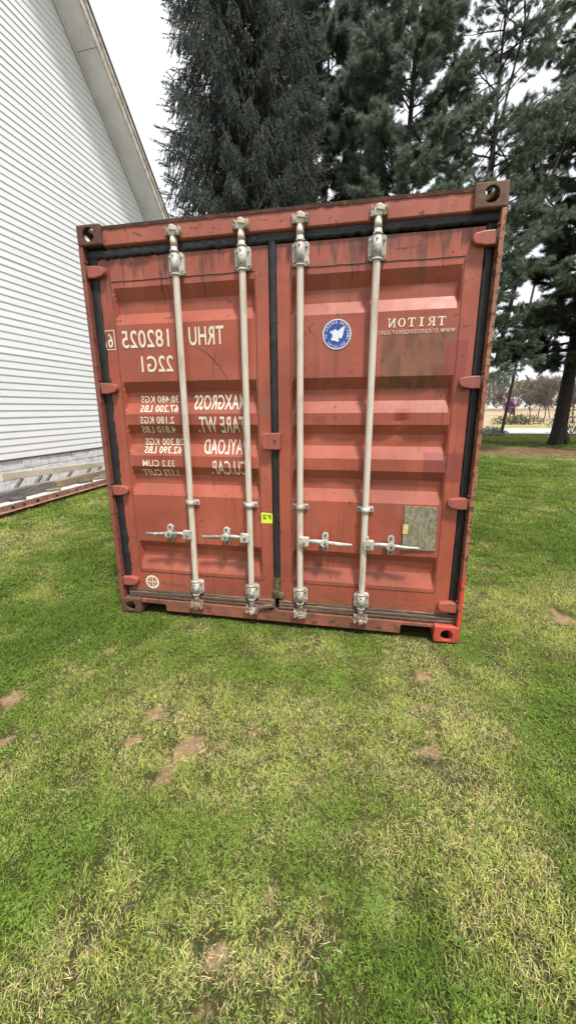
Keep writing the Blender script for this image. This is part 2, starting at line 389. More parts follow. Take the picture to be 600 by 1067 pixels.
# ------------------------------------------------------------------ the container
CW, CH, CL = 2.438, 2.591, 6.058
YD = .05                                   # door skin
box_root = empty('shipping_container', (CW/2, CL/2, 0))
tag(box_root, 'weathered red-brown steel shipping container with closed double doors standing on the lawn', 'container')
PROF = [(2.245,2.168,2.098,2.03), (1.68,1.612,1.543,1.472), (1.402,1.342,1.27,1.193), (1.12,1.06,.993,.915), (.57,.518,.444,.35)]
DEPTH = .036
def prof(z):
    for a, b, c, d in PROF:
        if d < z < a:
            if z > b: return (a-z)/(a-b)
            if z < c: return (z-d)/(c-d)
            return 1.
    return 0.
def wave(x, z):
    return .004*mnoise.noise(Vector((x*2.1, z*2.1, 4)))+.002*mnoise.noise(Vector((x*7, z*7, 9)))
def dent(x, z):
    d = 0.
    for (cx, cz, r, a) in ((1.985, 1.415, .055, .018), (.40, 1.13, .10, .007), (.95, 1.78, .13, .008), (1.62, 1.15, .09, .008), (2.1, 2.3, .12, .008), (.35, 2.33, .12, .007), (1.55, .62, .10, .006), (2.18, 1.68, .05, .007), (1.50, 1.39, .05, .007), (.86, .45, .06, .005), (2.02, .56, .07, .007)):
        d += a*math.exp(-((x-cx)**2+(z-cz)**2)/r**2*1.5)
    return d
def door_y(x, z, r0, r1):
    e = max(0, min(1, (x-r0)/.014))*max(0, min(1, (r1-x)/.014))
    return YD+DEPTH*prof(z)*e+wave(x, z)+dent(x, z)
def zlist():
    brk = sorted({0.184, 2.412, .30, 2.31, *[b for p in PROF for b in p]}); zs = []
    for a, b in zip(brk, brk[1:]):
        k = max(1, int(round((b-a)/.028))); zs += [a+(b-a)*i/k for i in range(k)]
    return zs+[brk[-1]]
ZS = zlist()
DOORS = {'L': (.082, 1.190, .172, 1.104), 'R': (1.240, 2.357, 1.326, 2.262)}
door = {}
for key, (xa, xb, r0, r1) in DOORS.items():
    xs = [xa, xa+.03, xa+.06, r0-.006, r0, r0+.014]+list(np.linspace(r0+.04, r1-.04, 34))+[r1-.014, r1, r1+.006, xb-.05, xb-.025, xb]
    V = [(x, door_y(x, z, r0, r1), z) for z in ZS for x in xs]; w = len(xs); h = len(ZS)
    F = [(j*w+i, j*w+i+1, (j+1)*w+i+1, (j+1)*w+i) for j in range(h-1) for i in range(w-1)]
    ring = [i for i in range(w)]+[j*w+w-1 for j in range(1, h)]+[(h-1)*w+i for i in range(w-2, -1, -1)]+[j*w for j in range(h-2, 0, -1)]
    base = len(V); V += [(V[i][0], YD+.11, V[i][2]) for i in ring]; k = len(ring)
    F += [(ring[(i+1) % k], ring[i], base+i, base+(i+1) % k) for i in range(k)]
    F.append(tuple(base+i for i in range(k)))
    d = mesh_obj('door', V, F, M['door_paint'], box_root); door[key] = d
    d['label'] = 'left door with stencilled white lettering' if key == 'L' else 'right door with round blue emblem and worn patches'
# weld seams along and across the doors
def seam(pts, par, r=.0035):
    b = MB(); b.tube([(x+rng.normal()*.0008, y, z+rng.normal()*.001) for x, y, z in pts], r, 5); return b.build('weld_seam', M['scratch'], par)
for key, (xa, xb, r0, r1) in DOORS.items():
    for z in (2.283, .328):
        xs = np.linspace(r0-.004, r1+.004, 40); seam([(x, door_y(x, z, r0, r1)-.0005, z) for x in xs], door[key], .0032)
    for x in (r0-.006, r1+.006):
        seam([(x, YD+wave(x, z)-.0002, z) for z in np.linspace(.33, 2.28, 60)], door[key], .0022)

# --- gaskets: rubber strips with ragged edges
def strip(name, p0, p1, w, bulge, mat, par, y=YD-.004, rag=.006, n=70, seed=0):
    a = Vector(p0); b = Vector(p1); d = (b-a).normalized(); s = Vector((-d.y, d.x)); V = []; F = []
    for i in range(n+1):
        t = i/n; c = a+(b-a)*t
        e0 = w/2+rag*mnoise.noise(Vector((t*31, seed, 1)))+rag*.6*mnoise.noise(Vector((t*90, seed, 5)))
        e1 = w/2+rag*mnoise.noise(Vector((t*31, seed, 2)))+rag*.6*mnoise.noise(Vector((t*90, seed, 6)))
        yb = y-bulge*(1+.35*mnoise.noise(Vector((t*40, seed, 3))))
        for off, yy in ((-e0, y+.03), (-e0, y), (-e0*.55, yb), (-.1*e0, yb+bulge*.35), (e1*.45, yb-.001), (e1, y), (e1, y+.03)):
            q = c+s*off; V.append((q.x, yy, q.y))
    for i in range(n):
        for k in range(6): F.append((i*7+k, i*7+k+1, (i+1)*7+k+1, (i+1)*7+k))
    return mesh_obj(name, V, F, mat, par, True)
strip('gasket', (.03, 2.436), (1.215, 2.446), .056, .010, M['rubber'], door['L'], rag=.015, seed=1)
strip('gasket', (1.215, 2.447), (2.412, 2.455), .056, .010, M['rubber'], door['R'], rag=.015, seed=2)
strip('gasket', (.058, .19), (.056, 2.42), .062, .008, M['rubber'], door['L'], y=YD-.002, rag=.014, seed=3)
strip('gasket', (2.384, .19), (2.384, 2.43), .050, .006, M['rubber'], door['R'], y=YD+.012, rag=.012, seed=4)
strip('gasket', (1.2155, .36), (1.2155, 2.44), .045, .010, M['rubber'], door['R'], rag=.006, seed=5)
strip('gasket', (1.213, .20), (1.213, .37), .043, .008, M['moss'], door['R'], rag=.012, n=20, seed=6)
for k, (x0, x1, dk) in enumerate(((.06, 1.20, 'L'), (1.23, 2.41, 'R'))):
    for j, (z, w, bu) in enumerate(((.172, .020, .003), (.150, .028, .005), (.128, .022, .002))):
        strip('gasket_lip', (x0, z), (x1, z+.002), w, bu, M['rubber_worn'], door[dk], y=YD-.006-.004*j, rag=.006, seed=10+k*3+j)
strip('torn_gasket_end', (1.19, .255), (1.255, .21), .05, .012, M['moss'], door['R'], rag=.02, n=14, seed=22)
strip('torn_gasket_end', (1.08, .118), (1.19, .15), .028, .012, M['rubber_worn'], door['L'], y=YD-.03, rag=.01, n=14, seed=23)

# --- corner castings: hollow blocks with hand holes
def stadium(w, h, n=8):
    pts = []; r = min(w, h)/2
    for cx, cz, a0 in ((w/2-r, h/2-r, 0), (-(w/2-r), h/2-r, 90), (-(w/2-r), -(h/2-r), 180), (w/2-r, -(h/2-r), 270)):
        for i in range(n+1):
            a = R(a0+90*i/n); pts.append((cx+r*math.cos(a), cz+r*math.sin(a)))
    return pts
def casting_mesh():
    b = MB(); b.box(-.162, 0, 0, .178, 0, .118, .010, 3); o = b.build('casting_tmp', None)
    cut = []
    c = MB(); c.box(-.140, -.022, .022, .156, .022, .096); cut.append(c.build('c1', None))
    c = MB(); c.prism([(x-.081, z+.062) for x, z in stadium(.078, .078)], -.02, .04); cut.append(c.build('c2', None))
    c = MB(); c.prism([(y+.089, z+.060) for y, z in stadium(.092, .066)], -.04, .02, axis='x'); cut.append(c.build('c3', None))
    c = MB(); c.prism([(x-.081, y+.089) for x, y in stadium(.062, .12)], .08, .14, axis='z'); cut.append(c.build('c4', None))
    for q in cut:
        md = o.modifiers.new('b', 'BOOLEAN'); md.operation = 'DIFFERENCE'; md.object = q; md.solver = 'EXACT'
    dg = bpy.context.evaluated_depsgraph_get(); me = bpy.data.meshes.new_from_object(o.evaluated_get(dg))
    for q in cut+[o]: bpy.data.objects.remove(q)
    return me
cast_me = casting_mesh()
def casting(px, py, pz, mat):      # canonical block: outer corner at +x, -y, hole on top for upper ones
    me = cast_me.copy(); me.name = 'corner_casting'
    fx = 1 if px else -1; fy = -1 if py else 1; fz = 1 if pz else -1
    co = np.empty(len(me.vertices)*3); me.vertices.foreach_get('co', co); co = co.reshape(-1, 3)
    co[:, 0] = (CW if px else 0)+fx*co[:, 0]; co[:, 1] = (CL if py else 0)+fy*co[:, 1]
    co[:, 2] = (CH-.118+co[:, 2]) if pz else (.118-co[:, 2])
    me.vertices.foreach_set('co', co.ravel())
    if fx*fy*fz < 0: me.flip_normals()
    me.materials.clear(); me.materials.append(mat); me.update()
    return link(bpy.data.objects.new('corner_casting', me), box_root)
for px in (0, 1):
    for py in (0, 1):
        for pz in (0, 1):
            mt = M['casting_rust']
            if px and not py: mt = M['casting_tan'] if pz else M['casting_red']
            o = casting(px, py, pz, mt)
            if px and not py and not pz: o['label'] = 'corner casting freshly touched up in bright red'
# --- frame: posts, header, sill, rails
b = MB(); b.prism([(0, .004), (.030, .004), (.030, .075), (.085, .115), (.16, .115), (.16, .16), (0, .16)], .118, CH-.118, .003, axis='z'); b.build('corner_post', M['post_paint'], box_root)
b = MB(); b.prism([(CW-x, y) for x, y in [(0, .004), (.024, .004), (.028, .075), (.08, .115), (.16, .115), (.16, .16), (0, .16)]][::-1], .118, CH-.118, .003, axis='z'); b.build('corner_post', M['post_paint_red'], box_root)
for s in (0, 1):
    b = MB(); x0 = 0 if not s else CW-.13; b.box(x0, x0+.13, CL-.15, CL, .118, CH-.118, .008); b.build('corner_post', M['paint'], box_root)
# header with slightly wavy rusty top lip
xs = np.linspace(.162, CW-.162, 80); V = []; F = []
for x in xs:
    lip = CH-.018+.002*mnoise.noise(Vector((x*6, 0, 0)))
    for y, z in ((.10, 2.44), (.028, 2.474), (.024, 2.48), (.026+.002*mnoise.noise(Vector((x*3, 1, 1))), lip-.004), (.03, lip), (.16, lip+.004)): V.append((x, y, z))
for i in range(79):
    for k in range(5): F.append((i*6+k, (i+1)*6+k, (i+1)*6+k+1, i*6+k+1))
mesh_obj('header', V, F, M['paint'], box_root)
b = MB(); V = []; F = []
for i, x in enumerate(xs):
    j = .003*mnoise.noise(Vector((x*25, 3, 0))); z = CH-.016+.002*mnoise.noise(Vector((x*6, 0, 0)))
    for y, zz in ((.0215+j, z-.013+j*2), (.020+j, z+.005), (.20, z+.008), (.20, z-.002)): V.append((x, y, zz))
for i in range(79):
    for k in range(3): F.append((i*4+k, (i+1)*4+k, (i+1)*4+k+1, i*4+k+1))
mesh_obj('roof_edge', V, F, M['edge_rust'], box_root)
b = MB(); b.prism([(.162, .112), (.162, .08), (.352, .078), (.36, .072), (.364, .026), (2.062, .026), (2.066, .08), (2.072, .09), (2.276, .09), (2.276, .112)], .022, .17, .003); b.build('sill', M['sill_paint'], box_root)
# side walls and rear wall: corrugated steel; roof
def corrugated(name, p0, p1, z0, z1, nrm, pitch=.278, dep=.036):
    a = Vector(p0); bb = Vector(p1); L = (bb-a).length; d = (bb-a)/L; nn = Vector(nrm); V = []; F = []; pts = []
    t = 0
    while t < L:
        for f, o in ((0, 0), (.26, 0), (.5, 1), (.76, 1)):
            tt = t+f*pitch
            if tt < L: pts.append((tt, o))
        t += pitch
    pts.append((L, 0))
    for tt, o in pts:
        q = a+d*tt-nn*dep*o
        V += [(q.x, q.y, z0), (q.x, q.y, z1)]
    for i in range(len(pts)-1): F.append((2*i, 2*i+2, 2*i+3, 2*i+1))
    return mesh_obj(name, V, F, M['paint'], box_root)
corrugated('side_wall', (.018, .16), (.018, CL-.15), .15, CH-.06, (-1, 0))
corrugated('side_wall', (CW-.018, .16), (CW-.018, CL-.15), .15, CH-.06, (1, 0))
corrugated('end_wall', (.13, CL-.02), (CW-.13, CL-.02), .15, CH-.06, (0, 1))
for s in (0, 1):
    x0 = .004 if not s else CW-.064
    b = MB(); b.box(x0, x0+.06, .178, CL-.178, CH-.075, CH-.02, .004); b.build('top_side_rail', M['paint'], box_root)
    b = MB(); b.box(x0, x0+.06, .178, CL-.178, .012, .16, .004); b.build('bottom_side_rail', M['sill_paint'], box_root)
b = MB(); b.box(.13, CW-.13, CL-.06, CL-.004, CH-.075, CH-.02, .004); b.build('rear_header', M['paint'], box_root)
b = MB(); b.box(.162, CW-.162, CL-.12, CL-.004, .012, .15, .004); b.build('rear_sill', M['sill_paint'], box_root)
V = []; F = []; ys = np.arange(.2, CL-.06, .0695)
for i, y in enumerate(ys):
    z = CH-.012-(.02 if (i//2) % 2 else 0); V += [(.05, y, z), (CW-.05, y, z)]
for i in range(len(ys)-1): F.append((2*i, 2*i+1, 2*i+3, 2*i+2))
mesh_obj('roof', V, F, M['paint'], box_root)
b = MB(); b.box(.06, CW-.06, .17, CL-.12, .10, .13); b.build('floor_deck', M['dark'], box_root)

# --- hinges
def hinge(sx, z, par, tilt):
    # blade from post to door leaf, sx=-1 left door, +1 right
    o = MB(); e = CW if sx > 0 else 0
    P = [(.008, -.036), (.085, -.036), (.132, -.026), (.147, -.010), (.147, .012), (.135, .026), (.085, .034), (.008, .034)]
    pp = [(e-sx*u, z+v+tilt*u*0) for u, v in P]
    if sx > 0: pp = pp[::-1]
    o.prism(pp, .016, YD+.012, .006)
    h = o.build('hinge', M['hinge_paint'], par)
    q = MB(); x = e-sx*.024; q.tube([(x, .020, z-.05), (x, .020, z+.046)], .013, 12); q.tube([(x, .020, z+.046), (x, .020, z+.056)], .017, 8)
    q.build('hinge_pin', M['edge_rust'], par)
for z in (2.337, 1.640, .945, .25): hinge(-1, z, door['L'], 0)
for z in (2.350, 1.637, .935, .245): hinge(1, z, door['R'], 0)
# --- overlap plate on the door centre (holds the left leaf)
b = MB(); b.prism([(1.143, 1.247), (1.255, 1.247), (1.257, 1.352), (1.143, 1.350)], .012, YD+.004, .005); b.build('closing_plate', M['hinge_paint'], door['R'])
b = MB(); b.prism([(1.143, 1.252), (1.176, 1.252), (1.176, 1.345), (1.143, 1.345)], .006, .013, .002); b.build('closing_plate_lip', M['hinge_paint'], door['R'])
b = MB(); b.tube([(1.222, .0135, 1.305), (1.222, .005, 1.305)], .006, 8); b.build('bolt', M['edge_rust'], door['R'])

# --- locking bars
YB = .014
def bolt(x, y, z, par, r=.0075, mat='bolt'):
    q = MB(); q.tube([(x, y+.004, z), (x, y-.004, z)], r, 6, smooth=False); q.tube([(x, y-.004, z), (x, y-.009, z)], r*.55, 8); return q.build('bolt', M[mat], par)
def locking_bar(x, side, dk, tilt, hz=.652, horn=0, handle_worn=False):
    def X(z): return x+tilt*(1.25-z)
    q = MB(); q.tube([(X(z), YB, z) for z in np.linspace(.125, 2.50, 14)], .0205, 16); bar = q.build('locking_bar', M['bar'], box_root)
    for zc, hh in ((2.345, .062), (.243, .052)):                 # top and bottom bearing brackets
        xc = X(zc); q = MB(); w = .048
        q.prism([(xc-w, zc-hh+.012), (xc-w+.012, zc-hh), (xc+w-.012, zc-hh), (xc+w, zc-hh+.012), (xc+w, zc+hh-.012), (xc+w-.012, zc+hh), (xc-w+.012, zc+hh), (xc-w, zc+hh-.012)], YD-.022, YD+.004, .002)
        q.tube([(xc, YB-.001, zc-hh+.004), (xc, YB-.001, zc+hh-.004)], .0235, 14)
        q.tube([(xc, YB-.001, zc-hh-.004), (xc, YB-.001, zc-hh+.006)], .026, 14)
        q.tube([(xc, YB-.001, zc+hh-.006), (xc, YB-.001, zc+hh+.004)], .026, 14)
        q.box(xc-.026, xc+.026, YB, YD, zc-hh+.005, zc+hh-.005, .002)
        br = q.build('bracket', M['bracket'], bar)
        for dx in (-.037, .037):
            for dz in (-hh+.024, hh-.024): bolt(xc+dx, YD-.023, zc+dz, bar, mat='bracket' if zc > 1 else 'cam_rust')
        for dz in (-hh*.55, hh*.55):
            q = MB(); q.tube([(xc-.002, YB-.024, zc+dz), (xc-.002, YB-.0265, zc+dz)], .0055, 8); q.build('pin_hole', M['bolt'], bar)
    # cams and keepers
    for zc, s in ((2.508, 1), (.112, -1)):
        xc = X(zc); q = MB()
        q.tube([(xc, YB, zc-s*.075), (xc, YB, zc-s*.03)], [.022, .020], 14)
        q.prism([(xc-.024, zc-.022), (xc+.018, zc-.026), (xc+.028, zc-.006), (xc+.022, zc+.020), (xc-.016, zc+.024), (xc-.028, zc+.008)], YB-.022, YB+.018, .006)
        q.prism([(xc-.012, zc+s*.004), (xc+.030, zc-s*.004), (xc+.034, zc+s*.016), (xc+.004, zc+s*.034), (xc-.014, zc+s*.028)], YB-.03, YB-.012, .004)
        q.build('cam', M['cam_rust'] if s < 0 else M['bar'], bar)
        q = MB()
        for dx in (-.036, .036):
            q.prism([(xc+dx-.010, zc-.026), (xc+dx+.010, zc-.026), (xc+dx+.012, zc+.012), (xc+dx+.004, zc+.028), (xc+dx-.008, zc+.022)], YB-.026, .03, .004)
        q.box(xc-.046, xc+.046, .016, .030, zc-.030, zc+.030, .003)
        q.tube([(xc-.05, YB-.012, zc-.004), (xc+.05, YB-.014, zc+.004)], .008, 8)
        q.build('keeper', M['cam_rust'], bar)
    # middle guide
    zc = .875; xc = X(zc); q = MB()
    q.box(xc-.05, xc+.05, YD-.012, YD+.003, zc-.018, zc+.018, .004); q.tube([(xc, YB, zc-.017), (xc, YB, zc+.017)], .0275, 14)
    q.box(xc-.025, xc+.025, YB, YD-.005, zc-.016, zc+.016, .002); q.build('guide', M['bracket'], bar)
    for dx in (-.04, .04): bolt(xc+dx, YD-.013, zc, bar, .006, 'bolt')
    # handle: hub, lever, retainer and catch
    xc = X(hz); q = MB(); hx = xc+side*.03
    q.prism([(hx-.032, hz-.030), (hx+.032, hz-.030), (hx+.032, hz+.030), (hx-.032, hz+.030)], YB-.034, YB+.004, .004)
    if horn: q.prism([(hx-.018, hz+.026), (hx+.004, hz+.028), (hx-.002, hz+.062), (hx-.014, hz+.058)], YB-.03, YB-.02, .003)
    q.build('handle_hub', M['bracket'], bar); bolt(hx, YB-.036, hz, bar, .012, 'steel')
    q = MB(); pts = []; rad = []
    for t, dz, dy, r in ((.03, 0, -.016, .016), (.10, .006, -.018, .013), (.16, .004, -.020, .015), (.21, .000, -.020, .012), (.27, -.004, -.024, .013), (.32, -.002, -.028, .010), (.345, .001, -.030, .005)):
        pts.append((xc+side*t, YB+dy, hz+dz)); rad.append(r)
    q.tube(pts, rad, 10)
    q.prism([(xc+side*.05, hz-.010), (xc+side*.19, hz-.014), (xc+side*.19, hz+.012), (xc+side*.05, hz+.012)], YB-.026, YB-.012, .003)
    q.build('handle', M['steel'] if handle_worn else M['bracket'], bar)
    if not handle_worn: pass
    q = MB(); cx = xc+side*.168
    for s in (-1, 1):
        q.prism([(cx+u, hz+s*.036+v) for u, v in stadium(.042, .062, 4)], YB-.004+.012*(s < 0), YB+.010, .003)
    q.box(cx-.016, cx+.016, YB, YD+.006, hz-.045, hz+.045, .003)
    q.prism([(cx-.030, hz-.012), (cx-.006, hz-.030), (cx+.020, hz-.016), (cx+.028, hz+.012), (cx+.008, hz+.030), (cx-.022, hz+.018)], YB-.040, YB-.022, .004)
    q.build('handle_retainer', M['bracket'], bar)
    for s in (-1, 1): bolt(cx, YB-.006, hz+s*.048, bar, .008, 'bolt')
    bolt(cx+.004, YB-.042, hz, bar, .008, 'bolt')
    return bar
locking_bar(.624, -1, 'L', -.004, .650, 0, True)
locking_bar(1.041, -1, 'L', -.003, .650, 0, True)
locking_bar(1.384, 1, 'R', 0, .648)
locking_bar(1.803, 1, 'R', -.003, .650, 1, True)

# --- lettering (the photograph shows it left-right reversed)
def glyph_mesh(txt, space=1.0, fat=.012):
    cu = bpy.data.curves.new('t', 'FONT'); cu.body = txt; cu.space_character = space; cu.resolution_u = 3; cu.offset = fat
    o = bpy.data.objects.new('t', cu); COL.objects.link(o); dg = bpy.context.evaluated_depsgraph_get()
    me = bpy.data.meshes.new_from_object(o.evaluated_get(dg)); bpy.data.objects.remove(o)
    co = np.empty(len(me.vertices)*3); me.vertices.foreach_get('co', co); co = co.reshape(-1, 3)[:, :2]
    F = [tuple(p.vertices) for p in me.polygons]; bpy.data.meshes.remove(me)
    return co, F
BREAKS = sorted({b for p in PROF for b in p})
def drape(name, V2, F, mat, par, rr, lift=.0022):
    b = bmesh.new(); vs = [b.verts.new((x, 0, z)) for x, z in V2]
    for f in F:
        try: b.faces.new([vs[i] for i in f])
        except ValueError: pass
    zmin = min(z for _, z in V2); zmax = max(z for _, z in V2)
    for bz in BREAKS:
        if zmin < bz < zmax: bmesh.ops.bisect_plane(b, geom=b.verts[:]+b.edges[:]+b.faces[:], plane_co=(0, 0, bz), plane_no=(0, 0, 1))
    bmesh.ops.triangulate(b, faces=b.faces[:])
    for v in b.verts: v.co.y = door_y(v.co.x, v.co.z, *rr)-lift
    me = bpy.data.meshes.new(name); b.to_mesh(me); b.free(); me.materials.append(mat)
    for p in me.polygons: pass
    return link(bpy.data.objects.new(name, me), par)
def lettering(txt, x0, x1, z0, z1, dk, mat='letter', space=1.05, bold=.012, lift=.0022):
    co, F = glyph_mesh(txt, space, bold); lo = co.min(0); hi = co.max(0); t = (co-lo)/(hi-lo)
    V = [(x1-a*(x1-x0), z0+b*(z1-z0)) for a, b in t]
    iv = sorted((min(co[i][0] for i in f), max(co[i][0] for i in f)) for f in F); cuts = []; e = iv[0][1]
    for a, b in iv:                          # one object for each word
        if a-e > .22: cuts.append((a+e)/2)
        e = max(e, b)
    cuts = [-1e9]+cuts+[1e9]
    for c0, c1 in zip(cuts, cuts[1:]):
        fs = [f for f in F if c0 < co[f[0]][0] < c1]; ids = sorted({i for f in fs for i in f}); mp = {i: k for k, i in enumerate(ids)}
        drape('lettering', [V[i] for i in ids], [tuple(mp[i] for i in f) for f in fs], M[mat], door[dk], DOORS[dk][2:], lift)
lettering('182025', .204, .537, 1.888, 1.995, 'L'); lettering('TRHU', .670, .900, 1.890, 1.998, 'L'); lettering('6', .103, .139, 1.896, 1.985, 'L')
def frame2(x0, x1, z0, z1, t): return [(x0,z0),(x1,z0),(x1,z1),(x0,z1),(x0+t,z0+t),(x1-t,z0+t),(x1-t,z1-t),(x0+t,z1-t)], [(0,1,5,4),(1,2,6,5),(2,3,7,6),(3,0,4,7)]
drape('lettering_frame', *frame2(.086, .156, 1.882, 2.002, .005), M['letter'], door['L'], DOORS['L'][2:])
lettering('22G1', .328, .552, 1.738, 1.838, 'L')
lettering('MAXGROSS', .670, 1.022, 1.497, 1.592, 'L'); lettering('TARE WT.', .690, 1.022, 1.347, 1.454, 'L')
lettering('PAYLOAD', .720, 1.022, 1.208, 1.306, 'L'); lettering('CU.CAP.', .768, 1.022, 1.068, 1.168, 'L')
for t, a, b_, c, d_ in (('30.480 KGS', .281, .556, 1.544, 1.590), ('67.200 LBS', .282, .556, 1.484, 1.530), ('2.180 KGS', .281, .528, 1.408, 1.455), ('4.810 LBS', .276, .527, 1.346, 1.392),
                        ('28.300 KGS', .286, .570, 1.263, 1.309), ('62.390 LBS', .284, .557, 1.208, 1.255), ('33.2 CUM', .268, .507, 1.117, 1.163), ('1.173 CUFT', .253, .518, 1.049, 1.096)):
    lettering(t, a, b_, c, d_, 'L')
# serif capitals
def serif_word(x0, x1, z0, z1):
    V = []; F = []
    def rect(a, b, c, d):
        k = len(V); V.extend([(a, c), (b, c), (b, d), (a, d)]); F.append((k, k+1, k+2, k+3))
    def quad(p): k = len(V); V.extend(p); F.append(tuple(range(k, k+4)))
    h = z1-z0; n = 6; adv = (x1-x0)/(n-.22); w = adv*.80; t = .16*w; sf = .10*h
    res = []
    for i, ch in enumerate('TRITON'):
        l = i*adv; V = []; F = []
        if ch == 'T':
            rect(l+w*.40, l+w*.62, sf, h-sf); rect(l+w*.02, l+w, h-sf*1.1, h); rect(l+w*.26, l+w*.76, 0, sf); rect(l+w*.02, l+w*.10, h*.72, h-sf); rect(l+w*.92, l+w, h*.72, h-sf)
        if ch == 'I':
            rect(l+w*.40, l+w*.64, sf, h-sf); rect(l+w*.24, l+w*.80, h-sf, h); rect(l+w*.24, l+w*.80, 0, sf)
        if ch == 'R':
            rect(l+w*.12, l+w*.34, sf, h-sf); rect(l, l+w*.7, h-sf, h); rect(l, l+w*.44, 0, sf); rect(l+w*.34, l+w*.70, h*.44, h*.54); rect(l+w*.64, l+w*.86, h*.54, h-sf)
            quad([(l+w*.44, h*.44), (l+w*.62, h*.44), (l+w, 0), (l+w*.76, 0)])
        if ch == 'N':
            rect(l+w*.12, l+w*.26, sf, h-sf); rect(l, l+w*.38, 0, sf); rect(l, l+w*.34, h-sf, h); rect(l+w*.80, l+w*.92, 0, h-sf); rect(l+w*.68, l+w*1.04, h-sf, h)
            quad([(l+w*.12, h-sf), (l+w*.34, h-sf), (l+w*.92, 0), (l+w*.72, 0)])
        if ch == 'O':
            k = len(V); m = 18
            for j in range(m):
                a = 2*math.pi*j/m; V.append((l+w*.5+w*.48*math.cos(a), h/2+h*.5*math.sin(a))); V.append((l+w*.5+w*.27*math.cos(a), h/2+h*.41*math.sin(a)))
            for j in range(m): q = (j+1) % m; F.append((k+2*j, k+2*q, k+2*q+1, k+2*j+1))
        res.append(([(x1-x, z0+z) for x, z in V], F))
    return res
for vf in serif_word(1.886, 2.196, 1.944, 1.991): drape('letter', *vf, M['letter'], door['R'], DOORS['R'][2:])
lettering('www.tritoncontainer.com', 1.832, 2.250, 1.908, 1.937, 'R', 'letter_thin', 1.15, 0)
# round emblem with a bird
def disc(cx, cz, r, n=40): return [(cx+r*math.cos(2*math.pi*i/n), cz+r*math.sin(2*math.pi*i/n)) for i in range(n)], [tuple(range(n))]
def annulus(cx, cz, r0, r1, n=40):
    V = []
    for i in range(n): a = 2*math.pi*i/n; V += [(cx+r0*math.cos(a), cz+r0*math.sin(a)), (cx+r1*math.cos(a), cz+r1*math.sin(a))]
    return V, [(2*i, 2*((i+1) % n), 2*((i+1) % n)+1, 2*i+1) for i in range(n)]
EX, EZ, ER = 1.596, 1.920, .083; RR = DOORS['R'][2:]
emb = drape('round_emblem', *disc(EX, EZ, ER), M['sticker_blue'], door['R'], RR, .002); emb['label'] = 'round blue emblem with white bird'
drape('emblem_rim', *annulus(EX, EZ, ER*.93, ER), M['sticker_white'], door['R'], RR, .0032)
bird = [(-.03,.0),(.05,.10),(.02,.22),(.20,.30),(.36,.46),(.56,.50),(.50,.36),(.40,.24),(.34,.08),(.28,-.04),(.40,-.16),(.30,-.30),(.14,-.22),(.06,-.36),(.14,-.52),(-.02,-.48),(-.14,-.42),(-.36,-.40),(-.46,-.30),(-.30,-.22),(-.16,-.20),(-.22,-.02),(-.42,.06),(-.52,.20),(-.40,.22),(-.28,.26),(-.12,.36),(-.06,.20)]
drape('emblem_bird', [(EX+ER*.98*x, EZ+ER*.98*z) for x, z in bird], [tuple(range(len(bird)))], M['sticker_white'], door['R'], RR, .0034)
V = []; F = []
ring = 'AMERICAN BUREAU OF SHIPPING '
for i, chh in enumerate(ring):
    if chh == ' ': continue
    co, f = glyph_mesh(chh); co = co-[(co[:, 0].min()+co[:, 0].max())/2, 0]; co = co*[.016, .021]; co[:, 1] += ER*.71
    a = -math.pi*.62+2*math.pi*i/len(ring); k = len(V)
    for u, v in co:
        x = u*math.cos(a)+v*math.sin(a); z = -u*math.sin(a)+v*math.cos(a); V.append((EX-x, EZ+z))
    F += [tuple(j+k for j in q) for q in f]
drape('emblem_lettering', V, F, M['sticker_white'], door['R'], RR, .0034)
# small round white mark low on the left door
RL = DOORS['L'][2:]; QX, QZ, QR = .253, .243, .054
drape('round_mark_ring', *annulus(QX, QZ, QR*.72, QR), M['letter'], door['L'], RL)
V = []; F = []
for p in ([(-.74,-.07),(.74,-.03),(.74,.10),(-.74,.07)], [(-.06,-.74),(.10,-.74),(.14,.74),(.0,.74)], [(-.5,.10),(-.36,.12),(-.1,.62),(-.2,.6)], [(.3,-.1),(.42,-.1),(.4,-.6),(.3,-.62)], [(-.44,-.1),(-.3,-.1),(-.3,-.5),(-.4,-.45)], [(.3,.12),(.62,.12),(.5,.24),(.34,.26)]):
    k = len(V); V += [(QX+QR*x, QZ+QR*z) for x, z in p]; F.append((k, k+1, k+2, k+3))
drape('round_mark_symbol', V, F, M['letter'], door['L'], RL, .003)
# yellow sticker
drape('number_sticker', [(1.111, .745), (1.189, .748), (1.190, .812), (1.184, .818), (1.112, .822)], [(0, 1, 2, 3, 4)], M['sticker_yellow'], door['L'], RL, .002)
lettering('F2', 1.122, 1.180, .776, .806, 'L', 'black_print', 1.15, lift=.0032)
# weathered document plate
b = MB(); b.prism([(2.042, .612), (2.246, .618), (2.238, .906), (2.046, .902)], YD-.002, YD-.007, .0015); b.build('document_plate', M['plate'], door['R'])
b = MB(); b.prism([(2.041, .722), (2.072, .722), (2.072, .785), (2.041, .785)], YD-.0078, YD-.0095); b.build('yellow_label', M['plate_yellow'], door['R'])
